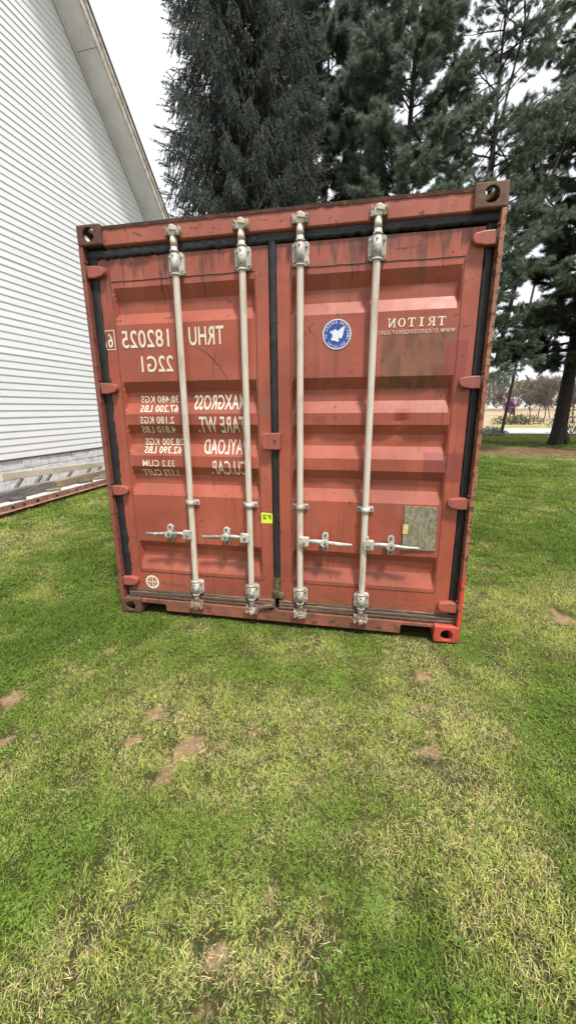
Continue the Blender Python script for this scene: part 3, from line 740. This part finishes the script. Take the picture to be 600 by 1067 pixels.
# scratches
def scratch(pts, par, rr, w=.0022):
    V = []; F = []
    for i, (x, z) in enumerate(pts):
        ww = w*(.4+.6*math.sin(math.pi*i/(len(pts)-1))); V += [(x-ww, z-ww*.3), (x+ww, z+ww*.3)]
    for i in range(len(pts)-1): F.append((2*i, 2*i+1, 2*i+3, 2*i+2))
    return drape('scratch', V, F, M['scratch'], par, rr)
t = np.linspace(0, 1, 14)
scratch([(.70+.22*a, 1.885-.05*a-.16*a*a) for a in t], door['L'], RL); scratch([(.852-.03*a-.012*math.sin(3*a), 1.87-.19*a) for a in t], door['L'], RL, .0015)
scratch([(1.463-.03*math.sin(a*3.0), 1.985-.055*a) for a in t], door['R'], RR, .0025); scratch([(1.434+.035*a, 1.984+.002*a) for a in t], door['R'], RR, .003)
scratch([(1.905+.13*a, 2.345-.004*math.sin(a*5)) for a in t], door['R'], RR, .005)
# ------------------------------------------------------------------ white gabled building on the left
WD = Vector((.0434, 1, 0)).normalized(); WN = Vector((WD.y, -WD.x, 0)); W0 = Vector((-4.4, 0, 0))
def wp(s, off, z): return W0+WD*s+WN*off+Vector((0, 0, z))
house = empty('clapboard_building', wp(2.4, -6, 0)); tag(house, 'tall white clapboard building with steep gable beside the container', 'building')
RK, APX, S1, S0 = 14.6, 2.6, 10.1, -5.0      # rake: s + z = RK beyond the apex
def rake_z(s): return RK-s if s > APX else RK-2*APX+s
b = MB(); zt = RK-APX
def wallpoly(off0, off1):
    P = [(S0, 0), (S1, 0), (S1, rake_z(S1)), (APX, zt), (S0, rake_z(S0))]
    a = [b.bm.verts.new(wp(s, off0, z)) for s, z in P]; c = [b.bm.verts.new(wp(s, off1, z)) for s, z in P]
    b.bm.faces.new(a); b.bm.faces.new(c[::-1])
    for i in range(5): b.bm.faces.new((a[i], c[i], c[(i+1) % 5], a[(i+1) % 5]))
wallpoly(-.03, -12); wall = b.build('wall', M['mortar'], house)
EXPO = .1165; z = .69; k = 0
while z < zt-.05:
    z1 = z+EXPO
    # ends where the board meets the rake
    def ends(zz):
        e1 = min(S1, RK-zz); e0 = max(S0, zz-(RK-2*APX)); return e0, e1
    a0, a1 = ends(z); c0, c1 = ends(min(z1+.008, zt)); j = rng.normal()*.0012
    if a1-a0 < .1: break
    f = .0145+j*.6
    V = [wp(a0, f, z), wp(a1, f, z), wp(c1, .004, z1+.008), wp(c0, .004, z1+.008), wp(a0, -.02, z), wp(a1, -.02, z), wp(c1, -.02, z1+.008), wp(c0, -.02, z1+.008),
         wp(a0, f, z+.010), wp(a1, f, z+.010)]
    mesh_obj('siding_board', V, [(0,1,9,8),(8,9,2,3),(4,7,6,5),(0,4,5,1),(3,2,6,7),(0,8,3,7,4),(1,5,6,2,9)], M['siding'], wall)
    z += EXPO; k += 1
# foundation of whitewashed blocks
fnd = MB()
a = [wp(S0, -.005, -.1), wp(S1, -.005, -.1), wp(S1, -.005, .672), wp(S0, -.005, .672)]
V = a+[q-WN*.02 for q in a]; o = mesh_obj('foundation', V, [(0,1,2,3),(7,6,5,4),(0,4,5,1),(1,5,6,2),(2,6,7,3),(3,7,4,0)], M['mortar'], house); FO = o
for row in range(4):
    z0 = .005+row*.167
    s = -1.0+(.2 if row % 2 else 0)
    while s < 9.5:
        q = MB(); pr_ = []
        e = .012+rng.uniform(0, .012); l = .40-.012
        vv = []
        for (u, v) in ((0, 0), (1, 0), (1, 1), (0, 1)):
            vv.append(wp(s+u*l, e+rng.normal()*.003, z0+v*.155))
        for (u, v) in ((0, 0), (1, 0), (1, 1), (0, 1)): vv.append(wp(s+u*l, -.01, z0+v*.155))
        mesh_obj('block', vv, [(0,1,2,3),(0,4,5,1),(1,5,6,2),(2,6,7,3),(3,7,4,0)], M['block'], FO)
        s += .40
b = MB()   # dark drip edge under the lowest board
V = [wp(S0, .0, .672), wp(S1, .0, .672), wp(S1, .034, .672), wp(S0, .034, .672), wp(S0, .0, .689), wp(S1, .0, .689), wp(S1, .034, .689), wp(S0, .034, .689)]
mesh_obj('drip_edge', V, [(0,1,2,3),(7,6,5,4),(0,4,5,1),(2,6,7,3),(1,5,6,2),(3,7,4,0)], M['slat_wood'], house)
# roof with overhanging rake: soffit, fascia, shingled slab
OV = .49
def slab(name, d0, d1, o0, o1, mat, s_lo=None, s_hi=None):
    # quad strip along both rakes between perpendicular offsets d0..d1 above the rake line, from overhang o0 to o1
    V = []; F = []
    hi = s_hi if s_hi is not None else S1+.5; lo = s_lo if s_lo is not None else S0-.5
    q = math.sqrt(2)
    for (s, z) in ((hi, RK-hi), (APX, RK-APX), (lo, RK-2*APX+lo)):
        for o in (o0, o1):
            for d in (d0, d1): V.append(wp(s, o, z+d*q))
    for i in (0, 4):
        F += [(i, i+1, i+5, i+4), (i+2, i+6, i+7, i+3), (i+1, i+3, i+7, i+5), (i, i+4, i+6, i+2)]
    F += [(0, 2, 3, 1), (8, 9, 11, 10)]
    return mesh_obj(name, V, F, mat, house)
slab('soffit', 0, .02, .02, OV, M['soffit']); slab('fascia', -.012, .21, OV, OV+.03, M['fascia']); slab('roof_edge', .21, .245, -12.3, OV+.07, M['roofing'])
slab('fascia_cap', .13, .212, OV+.031, OV+.05, M['fascia'])
for s in np.arange(3.9, 10.2, 2.44):       # soffit panel joints
    q = MB(); p = [wp(s, .03, RK-s-.004), wp(s, OV-.004, RK-s-.004)]; q.tube(p, .003, 4); q.build('soffit_joint', M['slat_wood'], house)
# frieze where siding meets soffit
slab('frieze', -.05, -.003, .03, .045, M['soffit'], None, S1)

# ------------------------------------------------------------------ things lying along the foundation
slb = MB(); slb.box(-4.24, -3.42, .4, 7.2, -.05, .135, .02); o = slb.build('concrete_apron', M['slab']); tag(o, 'pale concrete strip at the foot of the white building', 'concrete strip')
ch = empty('steel_channel', (-3.38, 3.6, 0)); tag(ch, 'long rusty red steel channel with bolt holes lying along the grass edge', 'steel channel')
q = MB(); q.box(-3.386, -3.372, .6, 6.9, -.02, .145, .003); q.build('web', M['channel'], ch)
q = MB(); q.box(-3.372, -3.31, .6, 6.9, .052, .064, .003); q.build('flange', M['channel'], ch)
q = MB(); q.box(-3.41, -3.386, .6, 6.9, .131, .1445, .003); q.build('flange', M['edge_rust'], ch)
for y in np.arange(.8, 6.8, .23):
    for zz in ((.10,) if int(y*10) % 2 else (.028, .105)):
        q = MB(); q.tube([(-3.3715, y+rng.normal()*.02, zz), (-3.3695, y+rng.normal()*.001, zz)], .015, 8); q.build('bolt_hole', M['dark'], ch)
lad = empty('ladder_frame', (-3.95, 4.5, .14)); tag(lad, 'pale wooden ladder frame with dark slanted slats standing in for shaded gaps against the foundation', 'ladder')
def plank(name, p0, p1, w, h, mat, par, bev=.006):
    a = Vector(p0); c = Vector(p1); d = (c-a).normalized(); sd_ = d.cross(Vector((0, 0, 1))).normalized(); up = sd_.cross(d)
    q = MB(); L = (c-a).length; t = bmesh.new(); bmesh.ops.create_cube(t, size=1)
    for v in t.verts: v.co = Vector((v.co.x*L, v.co.y*w, v.co.z*h))
    bmesh.ops.bevel(t, geom=t.edges[:], offset=bev, segments=2, affect='EDGES')
    Mx = Matrix((d, sd_, up)).transposed().to_4x4(); Mx.translation = (a+c)/2
    q.merge(t, Mx); return q.build(name, mat, par)
ys = [2.93, 3.5, 3.98, 4.5, 5.0, 5.5, 6.1]
for i in range(6):
    y0, y1 = ys[i], ys[i+1]-.008; f = lambda y: .435-.052*(y-3.3)
    plank('rail_length', (-4.02, y0, f(y0)), (-4.02, y1, f(y1)), .04, .115, M['pale_wood'], lad, .004)
for i, y in enumerate((3.2, 3.62, 3.85, 4.4, 4.95, 5.3)):
     plank('gap_slat', (-4.0, y+.10, .36-.04*(y-3.3)), (-3.74, y-.42, .20), .05, .03, M['slat_wood'], lad, .004)  # dark slats stand in for the shaded gaps below the pale rail
plank('lower_rail', (-3.86, 2.95, .19), (-3.86, 6.1, .17), .04, .09, M['tan_wood'], lad, .004)
o = plank('grey_timber', (-3.72, 1.6, .21), (-3.72, 3.62, .21), .16, .15, M['grey_wood'], None, .012); tag(o, 'dark weathered grey square timber lying left of the tan timber', 'timber')
o = plank('tan_timber', (-3.72, 3.66, .20), (-3.71, 6.3, .205), .15, .125, M['tan_wood'], None, .01); tag(o, 'tan squared timber lying end to end with the grey timber', 'timber')
for i, (y, w, l) in enumerate(((3.35, .12, .2), (4.15, .1, .25), (4.6, .12, .22), (2.6, .1, .2))):
    o = plank('wood_offcut', (-3.60, y, .155), (-3.50, y+l, .155), w, .04, M['tan_wood'] if i % 2 == 0 else M['slat_wood'], None, .004)
    tag(o, ('tan wood offcut under the end of the grey timber', 'dark wood offcut below the start of the tan timber', 'tan wood offcut by the container, below the tan timber', 'dark wood offcut under the middle of the grey timber')[i], 'offcut')
# ------------------------------------------------------------------ trees
def needle_clump(n, length, spread, nl, nw, droop=0., stem=True, seed=0, flat=False):
    """a spray along +x: short stem with needles; verts, faces, shade"""
    r = np.random.default_rng(seed); V = []; F = []; sh = []
    for i in range(n):
        t = r.uniform(0, 1); p = np.array([t*length, 0, -droop*t*t*length])
        a = r.uniform(0, 2*math.pi); el = r.uniform(*spread)
        d = np.array([math.cos(el), math.sin(el)*math.cos(a), math.sin(el)*math.sin(a)*(0.5 if flat else 1)])
        l = nl*r.uniform(.6, 1.15); w = np.cross(d, r.normal(size=3)); w = w/np.linalg.norm(w)*nw/2
        k = len(V); V += [p-w, p+w, p+d*l*.6+w*.8+[0, 0, -.1*l], p+d*l+[0, 0, -.25*l]]; F += [(k, k+1, k+2), (k, k+2, k+3)]
        s = r.uniform(.55, 1.25); sh += [s]*4
    if stem:
        k = len(V); V += [[0, -.004, 0], [0, .004, 0], [length, 0, -droop*length]]; F.append((k, k+1, k+2)); sh += [.5]*3
    return np.array(V), F, np.array(sh)
def eul(d, roll):
    q = Vector(d).to_track_quat('X', 'Z') @ Euler((roll, 0, 0)).to_quaternion(); e = q.to_euler(); return (e.x, e.y, e.z)
class Tree:
    def __init__(s, name, loc, label, cat='tree', group=None):
        s.root = empty(name, loc); tag(s.root, label, cat, group); s.loc = Vector(loc); s.wood = MB(); s.P = []; s.Rt = []; s.Sc = []; s.T = []; s.K = []
    def stem(s, pts, r0, r1, seg=8):
        n = len(pts); s.wood.tube([Vector(p) for p in pts], [r0+(r1-r0)*(i/(n-1))**.8 for i in range(n)], seg, cap=False)
    def leaf(s, p, d, sc, tint, k): s.P.append(tuple(p)); s.Rt.append(eul(d, random.uniform(-3.1, 3.1))); s.Sc.append(sc); s.T.append(tint); s.K.append(k)
    def done(s, clumps, bark, mat='needles'):
        s.wood.build('trunk', bark, s.root)
        return scatter('crown', clumps, s.P, s.Rt, s.Sc, s.T, s.K, M[mat], s.root)
U = random.uniform
# --- Norway spruce: dense, hanging sprays
def spruce(loc, H, Rm, label, nb=300, seed=1):
    random.seed(seed); t = Tree('spruce_tree', loc, label); L0 = Vector(loc)
    t.stem([L0+Vector((.02*math.sin(z), .02*math.cos(z*1.3), z)) for z in np.linspace(-.1, H, 14)], .24, .02)
    for i in range(nb):
        f = (i+U(0, 1))/nb; h = .5+f*(H-.7); L = Rm*min(1.0, 1.12*(1-h/H)**.62+.03)*U(.92, 1.0); az = i*2.39996+U(-.3, .3)
        d = Vector((math.cos(az), math.sin(az), 0)); n = 9; pts = []
        for k in range(n+1):
            u = k/n; pts.append(L0+Vector((0, 0, h))+d*L*u+Vector((0, 0, -L*(.34*u-.26*u**2.4))))
        t.wood.tube(pts, [.028*(1-.85*k/n)*(L/2.4) for k in range(n+1)], 4, cap=False)
        sidev = Vector((-d.y, d.x, 0))
        m = int(L/.018)
        for k in range(m):
            u = .12+.88*(k+U(0, 1))/m; x = u*n; j = min(n-1, int(x)); p = pts[j].lerp(pts[j+1], x-j)
            w = .34*L*(1.05-u)
            p = p+sidev*U(-w, w)+Vector((0, 0, U(-.10, .03)))
            out_ = u > .9
            dd = Vector((d.x*U(.05, .55), d.y*U(.05, .55), -U(.5, 1.0)))+sidev*U(-.35, .35)
            if out_ and U(0, 1) < .35: dd = d*1.0+Vector((U(-.3, .3), U(-.3, .3), U(-.2, .5)))
            g = U(.75, 1.25); ti = (.092*g, .118*g, .104*g) if U(0, 1) < .75 else (.165*g, .170*g, .115*g)
            t.leaf(p, dd, U(.6, 1.05), ti, random.randrange(5))
    cl = [needle_clump(34, .42, (.25, .75), .085, .016, .0, True, 10+i) for i in range(5)]
    return t.done(cl, M['bark'])
spruce((-2.2, 11.4, 0), 21.5, 2.85, 'dense dark columnar spruce with hanging sprays nearest the white building', 560, 3)
# --- white pines: plumes of long soft needles on ascending and level limbs
def pine(name, loc, label, H, trunk_r, limbs, tint, group='pines behind the container', lean=(0, 0), dens=1., seed=2, tuft=1.0, stems=None, nsub=1.0):
    random.seed(seed); t = Tree(name, loc, label, 'tree', group); L0 = Vector(loc)
    def tp(z): return L0+Vector((lean[0]*z/H+.04*math.sin(z*.8+seed), lean[1]*z/H+.04*math.cos(z*.6+seed), z))
    zs = np.linspace(-.15, H, 18)
    rad = [trunk_r*(1-.93*max(0, z)/H)*(1.35 if z < .05 else 1.12 if z < .5 else 1) for z in zs]
    t.wood.tube([tp(z) for z in zs], rad, 12, cap=False)
    if name == 'pine_tree' and trunk_r > .265:
        for a in np.arange(0, 6.28, 1.05):     # root flare
            t.wood.tube([L0+Vector((math.cos(a)*.18, math.sin(a)*.18, .45)), L0+Vector((math.cos(a)*.42, math.sin(a)*.42, -.05))], [.12, .07], 6, cap=False)
    for st in (stems or []):                    # extra stems that rise beside the trunk
        t.stem(st, .075, .015, 7)
        limbs = limbs+[(st[k], (Vector((U(-1, 1), U(-1, 1), U(-.1, .4)))).normalized(), U(1.0, 2.0)) for k in range(1, len(st)) for _ in range(5)]
    for p0, d, L in limbs:
        p0 = Vector(p0) if not isinstance(p0, (int, float)) else tp(p0)
        d = Vector(d).normalized(); n = 8; pts = [p0]; dd = d.copy()
        for k in range(n):
            dd = (dd+Vector((U(-.16, .16), U(-.16, .16), U(-.10, .12)))).normalized(); pts.append(pts[-1]+dd*L/n)
        t.wood.tube(pts, [max(.006, .016*L**.9*(1-.85*k/n)) for k in range(n+1)], 5, cap=False)
        subs = int(L*6.5*nsub)+2
        for q in range(subs):
            u = .22+.78*(q+U(0, 1))/subs; x = u*n; j = min(n-1, int(x)); p = pts[j].lerp(pts[j+1], x-j); ax = (pts[j+1]-pts[j]).normalized()
            sd_ = ax.cross(Vector((0, 0, 1))).normalized()*(1 if q % 2 else -1)
            e = (ax*U(.5, 1.0)+sd_*U(.3, 1.0)+Vector((0, 0, U(-.25, .35)))).normalized(); l = U(.35, .85)*(1.25-.6*u)
            tip = p+e*l+Vector((0, 0, -.08*l)); t.wood.tube([p, p+e*l*.5, tip], [.008, .006, .003], 3, cap=False)
            m = max(3, int(l*17*dens))
            for w in range(m):
                v = .25+.75*(w+U(0, 1))/m; pp = p.lerp(tip, v)+Vector((U(-.05, .05), U(-.05, .05), U(-.05, .04)))
                g = U(.75, 1.3); t.leaf(pp, e+Vector((U(-.6, .6), U(-.6, .6), U(-.55, .35))), U(.75, 1.25)*tuft, (tint[0]*g, tint[1]*g, tint[2]*g), random.randrange(4))
    cl = [needle_clump(44, .11, (.15, 1.1), .15, .0065, .1, False, 40+i) for i in range(4)]
    return t.done(cl, M['bark'])
def limbs_for(H, z0, n, Lf, el, seed, az=None):
    random.seed(seed); out_ = []
    for i in range(n):
        f = (i+U(0, 1))/n; h = z0+f*(H-z0-.3); a = (i*2.39996+U(-.4, .4)) if az is None else U(*az)
        e = U(*el); out_.append((h, (math.cos(a)*math.cos(e), math.sin(a)*math.cos(e), math.sin(e)), Lf(h/H)*U(.75, 1.15)))
    return out_
PT = (.19, .245, .185)
pine('pine_tree', (2.6, 12.2, 0), 'soft grey-green pine rising behind the middle of the container', 15.5, .17, limbs_for(15.5, 2.0, 105, lambda f: 2.7*(1-f)**.55+.25, (.1, .75), 5), PT, seed=5, dens=1.2, nsub=1.6)
s2 = [[(4.3, 12.4, 3.0), (4.55, 12.4, 5.2), (4.75, 12.4, 7.0), (5.05, 12.4, 9.0), (5.5, 12.4, 11.5), (5.9, 12.4, 13.5)], [(5.9, 12.9, 3.0), (6.4, 13.0, 6.5), (7.1, 13.1, 9.0), (8.1, 13.2, 12.0)]]
pine('pine_tree', (5.1, 12.8, 0), 'open pine with thin leaning stems right of the container top corner', 14.5, .13, limbs_for(14.5, 2.2, 80, lambda f: 2.5*(1-f)**.5+.3, (-.05, .6), 7), (.18, .23, .165), seed=8, stems=s2, dens=.85, nsub=.55)
pine('pine_tree', (9.45, 16.0, 0), 'pine with thick dark trunk standing in the bed at right', 17, .27, limbs_for(17, 3.0, 90, lambda f: 4.6*(1-f)**.5+.4, (-.22, .28), 9)+limbs_for(9, 3.2, 34, lambda f: 2.6, (-.30, .05), 23, (3.3, 5.2)), (.085, .112, .072), seed=11, dens=1.1, tuft=1.2, nsub=1.0,
     stems=None)
pine('pine_tree', (6.2, 19.0, 0), 'small pine farther back, seen low behind the right container edge', 10, .14, limbs_for(10, 3.8, 17, lambda f: 2.6*(1-f)**.6+.3, (-.1, .35), 13), (.10, .13, .09), seed=13, dens=.8, tuft=1.3)
pine('pine_tree', (-.2, 15.5, 0), 'pale grey-green pine between the spruce and the middle pine', 17.5, .16, limbs_for(17.5, 2.5, 110, lambda f: 3.1*(1-f)**.6+.2, (0, .6), 17), (.205, .25, .20), seed=17, dens=1.2, tuft=1.25, nsub=2.0)
pine('pine_tree', (14.2, 17.5, 0), 'big dark pine at the right edge beyond the thick trunk', 16, .28, limbs_for(16, 3.0, 42, lambda f: 4.2*(1-f)**.5+.4, (-.2, .3), 19), (.07, .095, .06), seed=19, dens=.8, nsub=.8, tuft=1.3)

# ------------------------------------------------------------------ far side: pole, redbud, bare trees, shrubs, woods
q = MB(); q.tube([(8.56, 20.56, -.1), (8.92, 20.56, 4.0), (9.28, 20.56, 7.6)], [.075, .065, .055], 10); o = q.build('leaning_pole', M['pole']); tag(o, 'thin weathered pole leaning to the right by the road', 'pole')
def bare_tree(loc, H, label, seed, spread=1., name='bare_tree', bark='bark_grey', blossom=None, group='bare trees beyond the road', nb=9, r=.07):
    random.seed(seed); t = Tree(name, loc, label, 'tree', group); L0 = Vector(loc)
    def grow(p, d, L, r0, lev):
        n = 4; pts = [p]; dd = Vector(d)
        for k in range(n):
            dd = (dd+Vector((U(-.2, .2), U(-.2, .2), U(-.05, .12)))).normalized(); pts.append(pts[-1]+dd*L/n)
        t.wood.tube(pts, [max(.008, r0*(1-.7*k/n)) for k in range(n+1)], 5, cap=False)
        if lev < 2:
            for k in range(nb if lev == 0 else 5):
                u = U(.3, 1.0); x = u*n; j = min(n-1, int(x)); pp = pts[j].lerp(pts[j+1], x-j); a = U(0, 6.28); e = U(.35, 1.0)
                nd = Vector((math.cos(a)*math.cos(e)*spread, math.sin(a)*math.cos(e)*spread, math.sin(e))); grow(pp, nd.normalized(), L*U(.35, .55), r0*.4, lev+1)
        if lev == 2 or lev == 1:
            for k in range(8 if blossom else 10):
                x = U(.2, 1)*n; j = min(n-1, int(x)); pp = pts[j].lerp(pts[j+1], x-j); g = U(.7, 1.2)
                c = blossom or (.17, .145, .12); t.leaf(pp, Vector((U(-1, 1), U(-1, 1), U(-.3, 1))), U(.8, 1.4), (c[0]*g, c[1]*g, c[2]*g), random.randrange(3))
    grow(L0-Vector((0, 0, .05)), (0, 0, 1), H*.62, r, 0)
    cl = [needle_clump(14 if blossom else 7, .18 if blossom else .4, (.2, 1.2), .09 if blossom else .3, .05 if blossom else .014, 0, True, 60+i) for i in range(3)]
    return t.done(cl, M[bark], 'twigs')
def A(u, y): # ground point under photograph column u at distance y
    d = m3 @ Vector(((u-300)/418.05, -(430-533.5)/418.05, -1)); return (CAM.x+d.x/d.y*(y-CAM.y), y, 0)
p = A(537, 38); bare_tree(p, 3.0, 'small redbud tree in pink-purple blossom beyond the road', 31, 1.5, 'redbud_tree', 'bark', (.52, .30, .48), 'blossoming trees', 8, .08)
LB = ['bare grey tree just right of the pink redbud', 'thin bare tree, second right of the pink redbud', 'thin bare tree, third right of the pink redbud', 'bare tree close left of the thick pine trunk', 'bare tree at the field edge behind the leaning pole', 'bare tree right of the thick pine trunk']
for i, (u, y, H) in enumerate(((553, 44, 5.5), (561, 47, 6.0), (567, 43, 5.2), (574, 48, 6.4), (526, 60, 6.0), (598, 45, 5.5))):
    bare_tree(A(u, y), H, LB[i], 40+i)
def shrub(loc, r, h, tint, label, seed, n=260, group='shrubs along the road'):
    random.seed(seed); t = Tree('shrub', loc, label, 'shrub', group); L0 = Vector(loc)
    for i in range(9):
        a = U(0, 6.28); t.wood.tube([L0+Vector((0, 0, -.05)), L0+Vector((math.cos(a)*r*.5, math.sin(a)*r*.5, h*.6)), L0+Vector((math.cos(a)*r*.8, math.sin(a)*r*.8, h*.9))], [.02, .012, .005], 4, cap=False)
    for i in range(n):
        a = U(0, 6.28); q_ = math.sqrt(U(0, 1)); z = U(.05, 1)*h*math.sqrt(max(.05, 1-.8*q_*q_)); g = U(.6, 1.3)
        t.leaf(L0+Vector((math.cos(a)*r*q_, math.sin(a)*r*q_, z)), Vector((U(-1, 1), U(-1, 1), U(-.2, 1))), U(.8, 1.5), tuple(c*g for c in tint), random.randrange(3))
    cl = [needle_clump(12, .12, (.2, 1.3), .08, .03, 0, True, 80+i) for i in range(3)]
    return t.done(cl, M['bark_grey'], 'grass')
shrub(A(533, 36), 1.5, .9, (.10, .13, .05), 'low green shrub at the foot of the redbud', 1); shrub(A(546, 37), 1.7, .9, (.11, .13, .055), 'low green shrub right of the redbud foot', 2)
shrub(A(507, 21.4), .9, .42, (.62, .62, .56), 'pale flowering clump left of the leaning pole foot', 3, 200); shrub(A(517, 21.0), .6, .4, (.55, .56, .46), 'small pale flowering clump touching the leaning pole foot', 4, 140)
shrub(A(599, 24), 1.3, 1.5, (.20, .22, .11), 'pale green shrub right of the thick pine trunk', 6, 300)
# distant woods: one mass
random.seed(5); P = []; Rt = []; Sc = []; T = []; K = []
for i in range(5200):
    x = U(-60, 130); y = U(88, 112)+.05*x; top = 5.5+2.6*mnoise.noise(Vector((x*.06, 1, 1)))+1.6*mnoise.noise(Vector((x*.3, 2, 1)))
    z = .3+U(0, 1)**.8*top+(y-40)*.012; g = U(.7, 1.25); c = (.25, .225, .19) if U(0, 1) < .65 else ((.19, .21, .11) if U(0, 1) < .65 else (.33, .26, .18))
    P.append((x, y, z)); Rt.append((U(-.5, .5), U(-1.5, -.6), U(0, 6.28))); Sc.append(U(.8, 1.6)); T.append(tuple(v*g for v in c)); K.append(random.randrange(4))
cl = [needle_clump(40, 1.2, (.15, .9), .8, .07, 0, True, 90+i) for i in range(4)]
o = scatter('distant_woods', cl, P, Rt, Sc, T, K, M['twigs']); tag(o, 'band of bare grey-brown woods along the far edge of the field', 'woods', kind='stuff')

# ------------------------------------------------------------------ grass
def tuft(n, rad, h, w, lean, seed, leafy=0):
    r = np.random.default_rng(seed); V = []; F = []; sh = []
    for i in range(n):
        a = r.uniform(0, 2*math.pi); q_ = math.sqrt(r.uniform())*rad; p = np.array([math.cos(a)*q_, math.sin(a)*q_, -.004])
        b_ = r.uniform(0, 2*math.pi); hh = h*r.uniform(.45, 1.15); ln = hh*r.uniform(*lean); ww = w*r.uniform(.7, 1.25)/2
        dx = np.array([math.cos(b_), math.sin(b_), 0]); sx = np.array([-math.sin(b_+r.normal()*.5), math.cos(b_+r.normal()*.5), 0])*ww
        k = len(V); m = p+dx*ln*.35+[0, 0, hh*.62]; t = p+dx*ln+[0, 0, hh*r.uniform(.7, 1.0)]
        V += [p-sx, p+sx, m+sx*.85, m-sx*.85, t]; F += [(k, k+1, k+2, k+3), (k+3, k+2, k+4)]
        s = r.uniform(.4, 1.65); yel = r.uniform() ; col = np.array([s*(1.25 if yel > .8 else 1), s, s*(.85 if yel > .8 else 1)])
        if r.uniform() < .07: col = np.array([1.55, 1.2, 1.3])*r.uniform(.7, 1.1)      # dead blade
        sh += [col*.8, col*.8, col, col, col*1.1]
    for i in range(leafy):            # clover and small broad leaves
        a = r.uniform(0, 2*math.pi); q_ = math.sqrt(r.uniform())*rad; c = np.array([math.cos(a)*q_, math.sin(a)*q_, h*r.uniform(.35, .8)])
        for j in range(3):
            b_ = a+j*2.1; d = np.array([math.cos(b_), math.sin(b_), .15])*.011; s = np.array([-math.sin(b_), math.cos(b_), 0])*.006
            k = len(V); V += [c, c+d*.6+s, c+d*1.2, c+d*.6-s]; F.append((k, k+1, k+2, k+3)); g = r.uniform(.7, 1.1); sh += [np.array([1.0, 1.0, 1.0])*g]*4
    return np.array(V), F, np.array(sh)
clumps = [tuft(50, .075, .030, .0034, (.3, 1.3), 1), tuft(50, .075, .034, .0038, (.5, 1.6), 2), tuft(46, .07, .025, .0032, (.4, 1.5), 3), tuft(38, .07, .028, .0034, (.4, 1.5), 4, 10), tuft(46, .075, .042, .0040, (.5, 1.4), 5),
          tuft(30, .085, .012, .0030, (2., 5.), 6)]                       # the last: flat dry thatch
FW = Vector((-.189, .95)).normalized()
g2 = np.random.default_rng(11); P = []; Rt = []; Sc = []; T = []; K = []
DRY = [(p.x, p.y, r_) for p, r_ in ((G(440, 720), .26), (G(460, 790), .24), (G(160, 745), .35), (G(228, 1000), .16), (G(100, 985), .15), (G(405, 880), .12), (G(20, 560), .5), (G(480, 620), .15), (G(560, 640), .5), (G(330, 760), .25), (G(240, 780), .3))]
for u, v in ((436, 680), (443, 705), (451, 735), (462, 768), (475, 800), (490, 835), (508, 875), (528, 920), (550, 970)): q_ = G(u, v); DRY.append((q_.x, q_.y, .16))
def rings():
    for d0, d1, dens, sc in ((.25, 2.2, 1400, .60), (2.2, 3.6, 980, .70), (3.6, 6, 460, .92), (6, 10, 170, 1.4), (10, 17, 75, 2.0), (17, 27, 30, 2.7)):
        half = R(180) if d1 < 7 else R(70); n = int(half*(d1*d1-d0*d0)*dens)
        d = np.sqrt(g2.uniform(d0*d0, d1*d1, n)); a = g2.uniform(-half, half, n)+math.atan2(FW.x, FW.y)
        for dd, aa in zip(d, a): yield CAM.x+dd*math.sin(aa), CAM.y+dd*math.cos(aa), sc
for x, y, sc in rings():
    if -.01 < x < 2.448 and .02 < y < 6.07: continue
    if x < -3.34+(.03*math.sin(y*3)) and y < 12: continue
    if x < -4.2: continue
    if y > 21.3+.4*math.sin(x) : continue
    s = soil_amount(x, y)
    thin = False
    if g2.uniform() < s*1.05:
        if g2.uniform() > .55: continue
        thin = True
    n1 = fbm(x, y, .55, 21.); n2 = fbm(x, y, 2.6, 33.); n3 = fbm(x, y, 9, 44.)
    dry = max(0, .03+1.5*n2+.7*n3-.9*n1)
    for (cx, cy, cr) in DRY: dry += .9*math.exp(-((x-cx)**2+(y-cy)**2)/cr**2)
    dry += s*.8; dry = min(1, max(0, dry))
    lush = max(0, min(1, .5+1.6*n1-.4*n2))
    verge = y > 17.3
    green = np.array([.20, .30, .045])*(1-lush)+np.array([.125, .225, .034])*lush; yel = np.array([.40, .485, .125]); straw = np.array([.58, .51, .30])
    c = green*(1-min(1, dry*1.3))+yel*min(1, dry*1.3)
    if g2.uniform() < dry*.30: c = c*.4+straw*.6
    if verge: c = np.array([.33, .40, .08])
    c = c*g2.uniform(.8, 1.22)
    k = g2.integers(0, 4)
    if k == 3 and (dry > .25 or c[2] > .1): k = 2
    hs = sc*g2.uniform(.75, 1.2)*(1-.45*s)
    if lush > .6 and g2.uniform() < .5: k = 4
    if g2.uniform() < .035+.30*dry: k = 5; c = straw*g2.uniform(.6, 1.1) if g2.uniform() < .75 else c
    if thin: k = 5 if g2.uniform() < .7 else 2; c = straw*g2.uniform(.5, .95); hs *= .7
    edge = (-.06 < x < 2.5 and -.07 < y <= .02)
    zz = hs*g2.uniform(.8, 1.2)*(.5 if edge else 1)*(1.6 if verge else 1)/(1 if sc < 1.3 else sc**.45)
    P.append((x, y, -.012+gh(x, y))); Rt.append((g2.normal()*.08, g2.normal()*.08, g2.uniform(0, 6.283))); Sc.append((hs, hs, zz)); T.append(c); K.append(k)
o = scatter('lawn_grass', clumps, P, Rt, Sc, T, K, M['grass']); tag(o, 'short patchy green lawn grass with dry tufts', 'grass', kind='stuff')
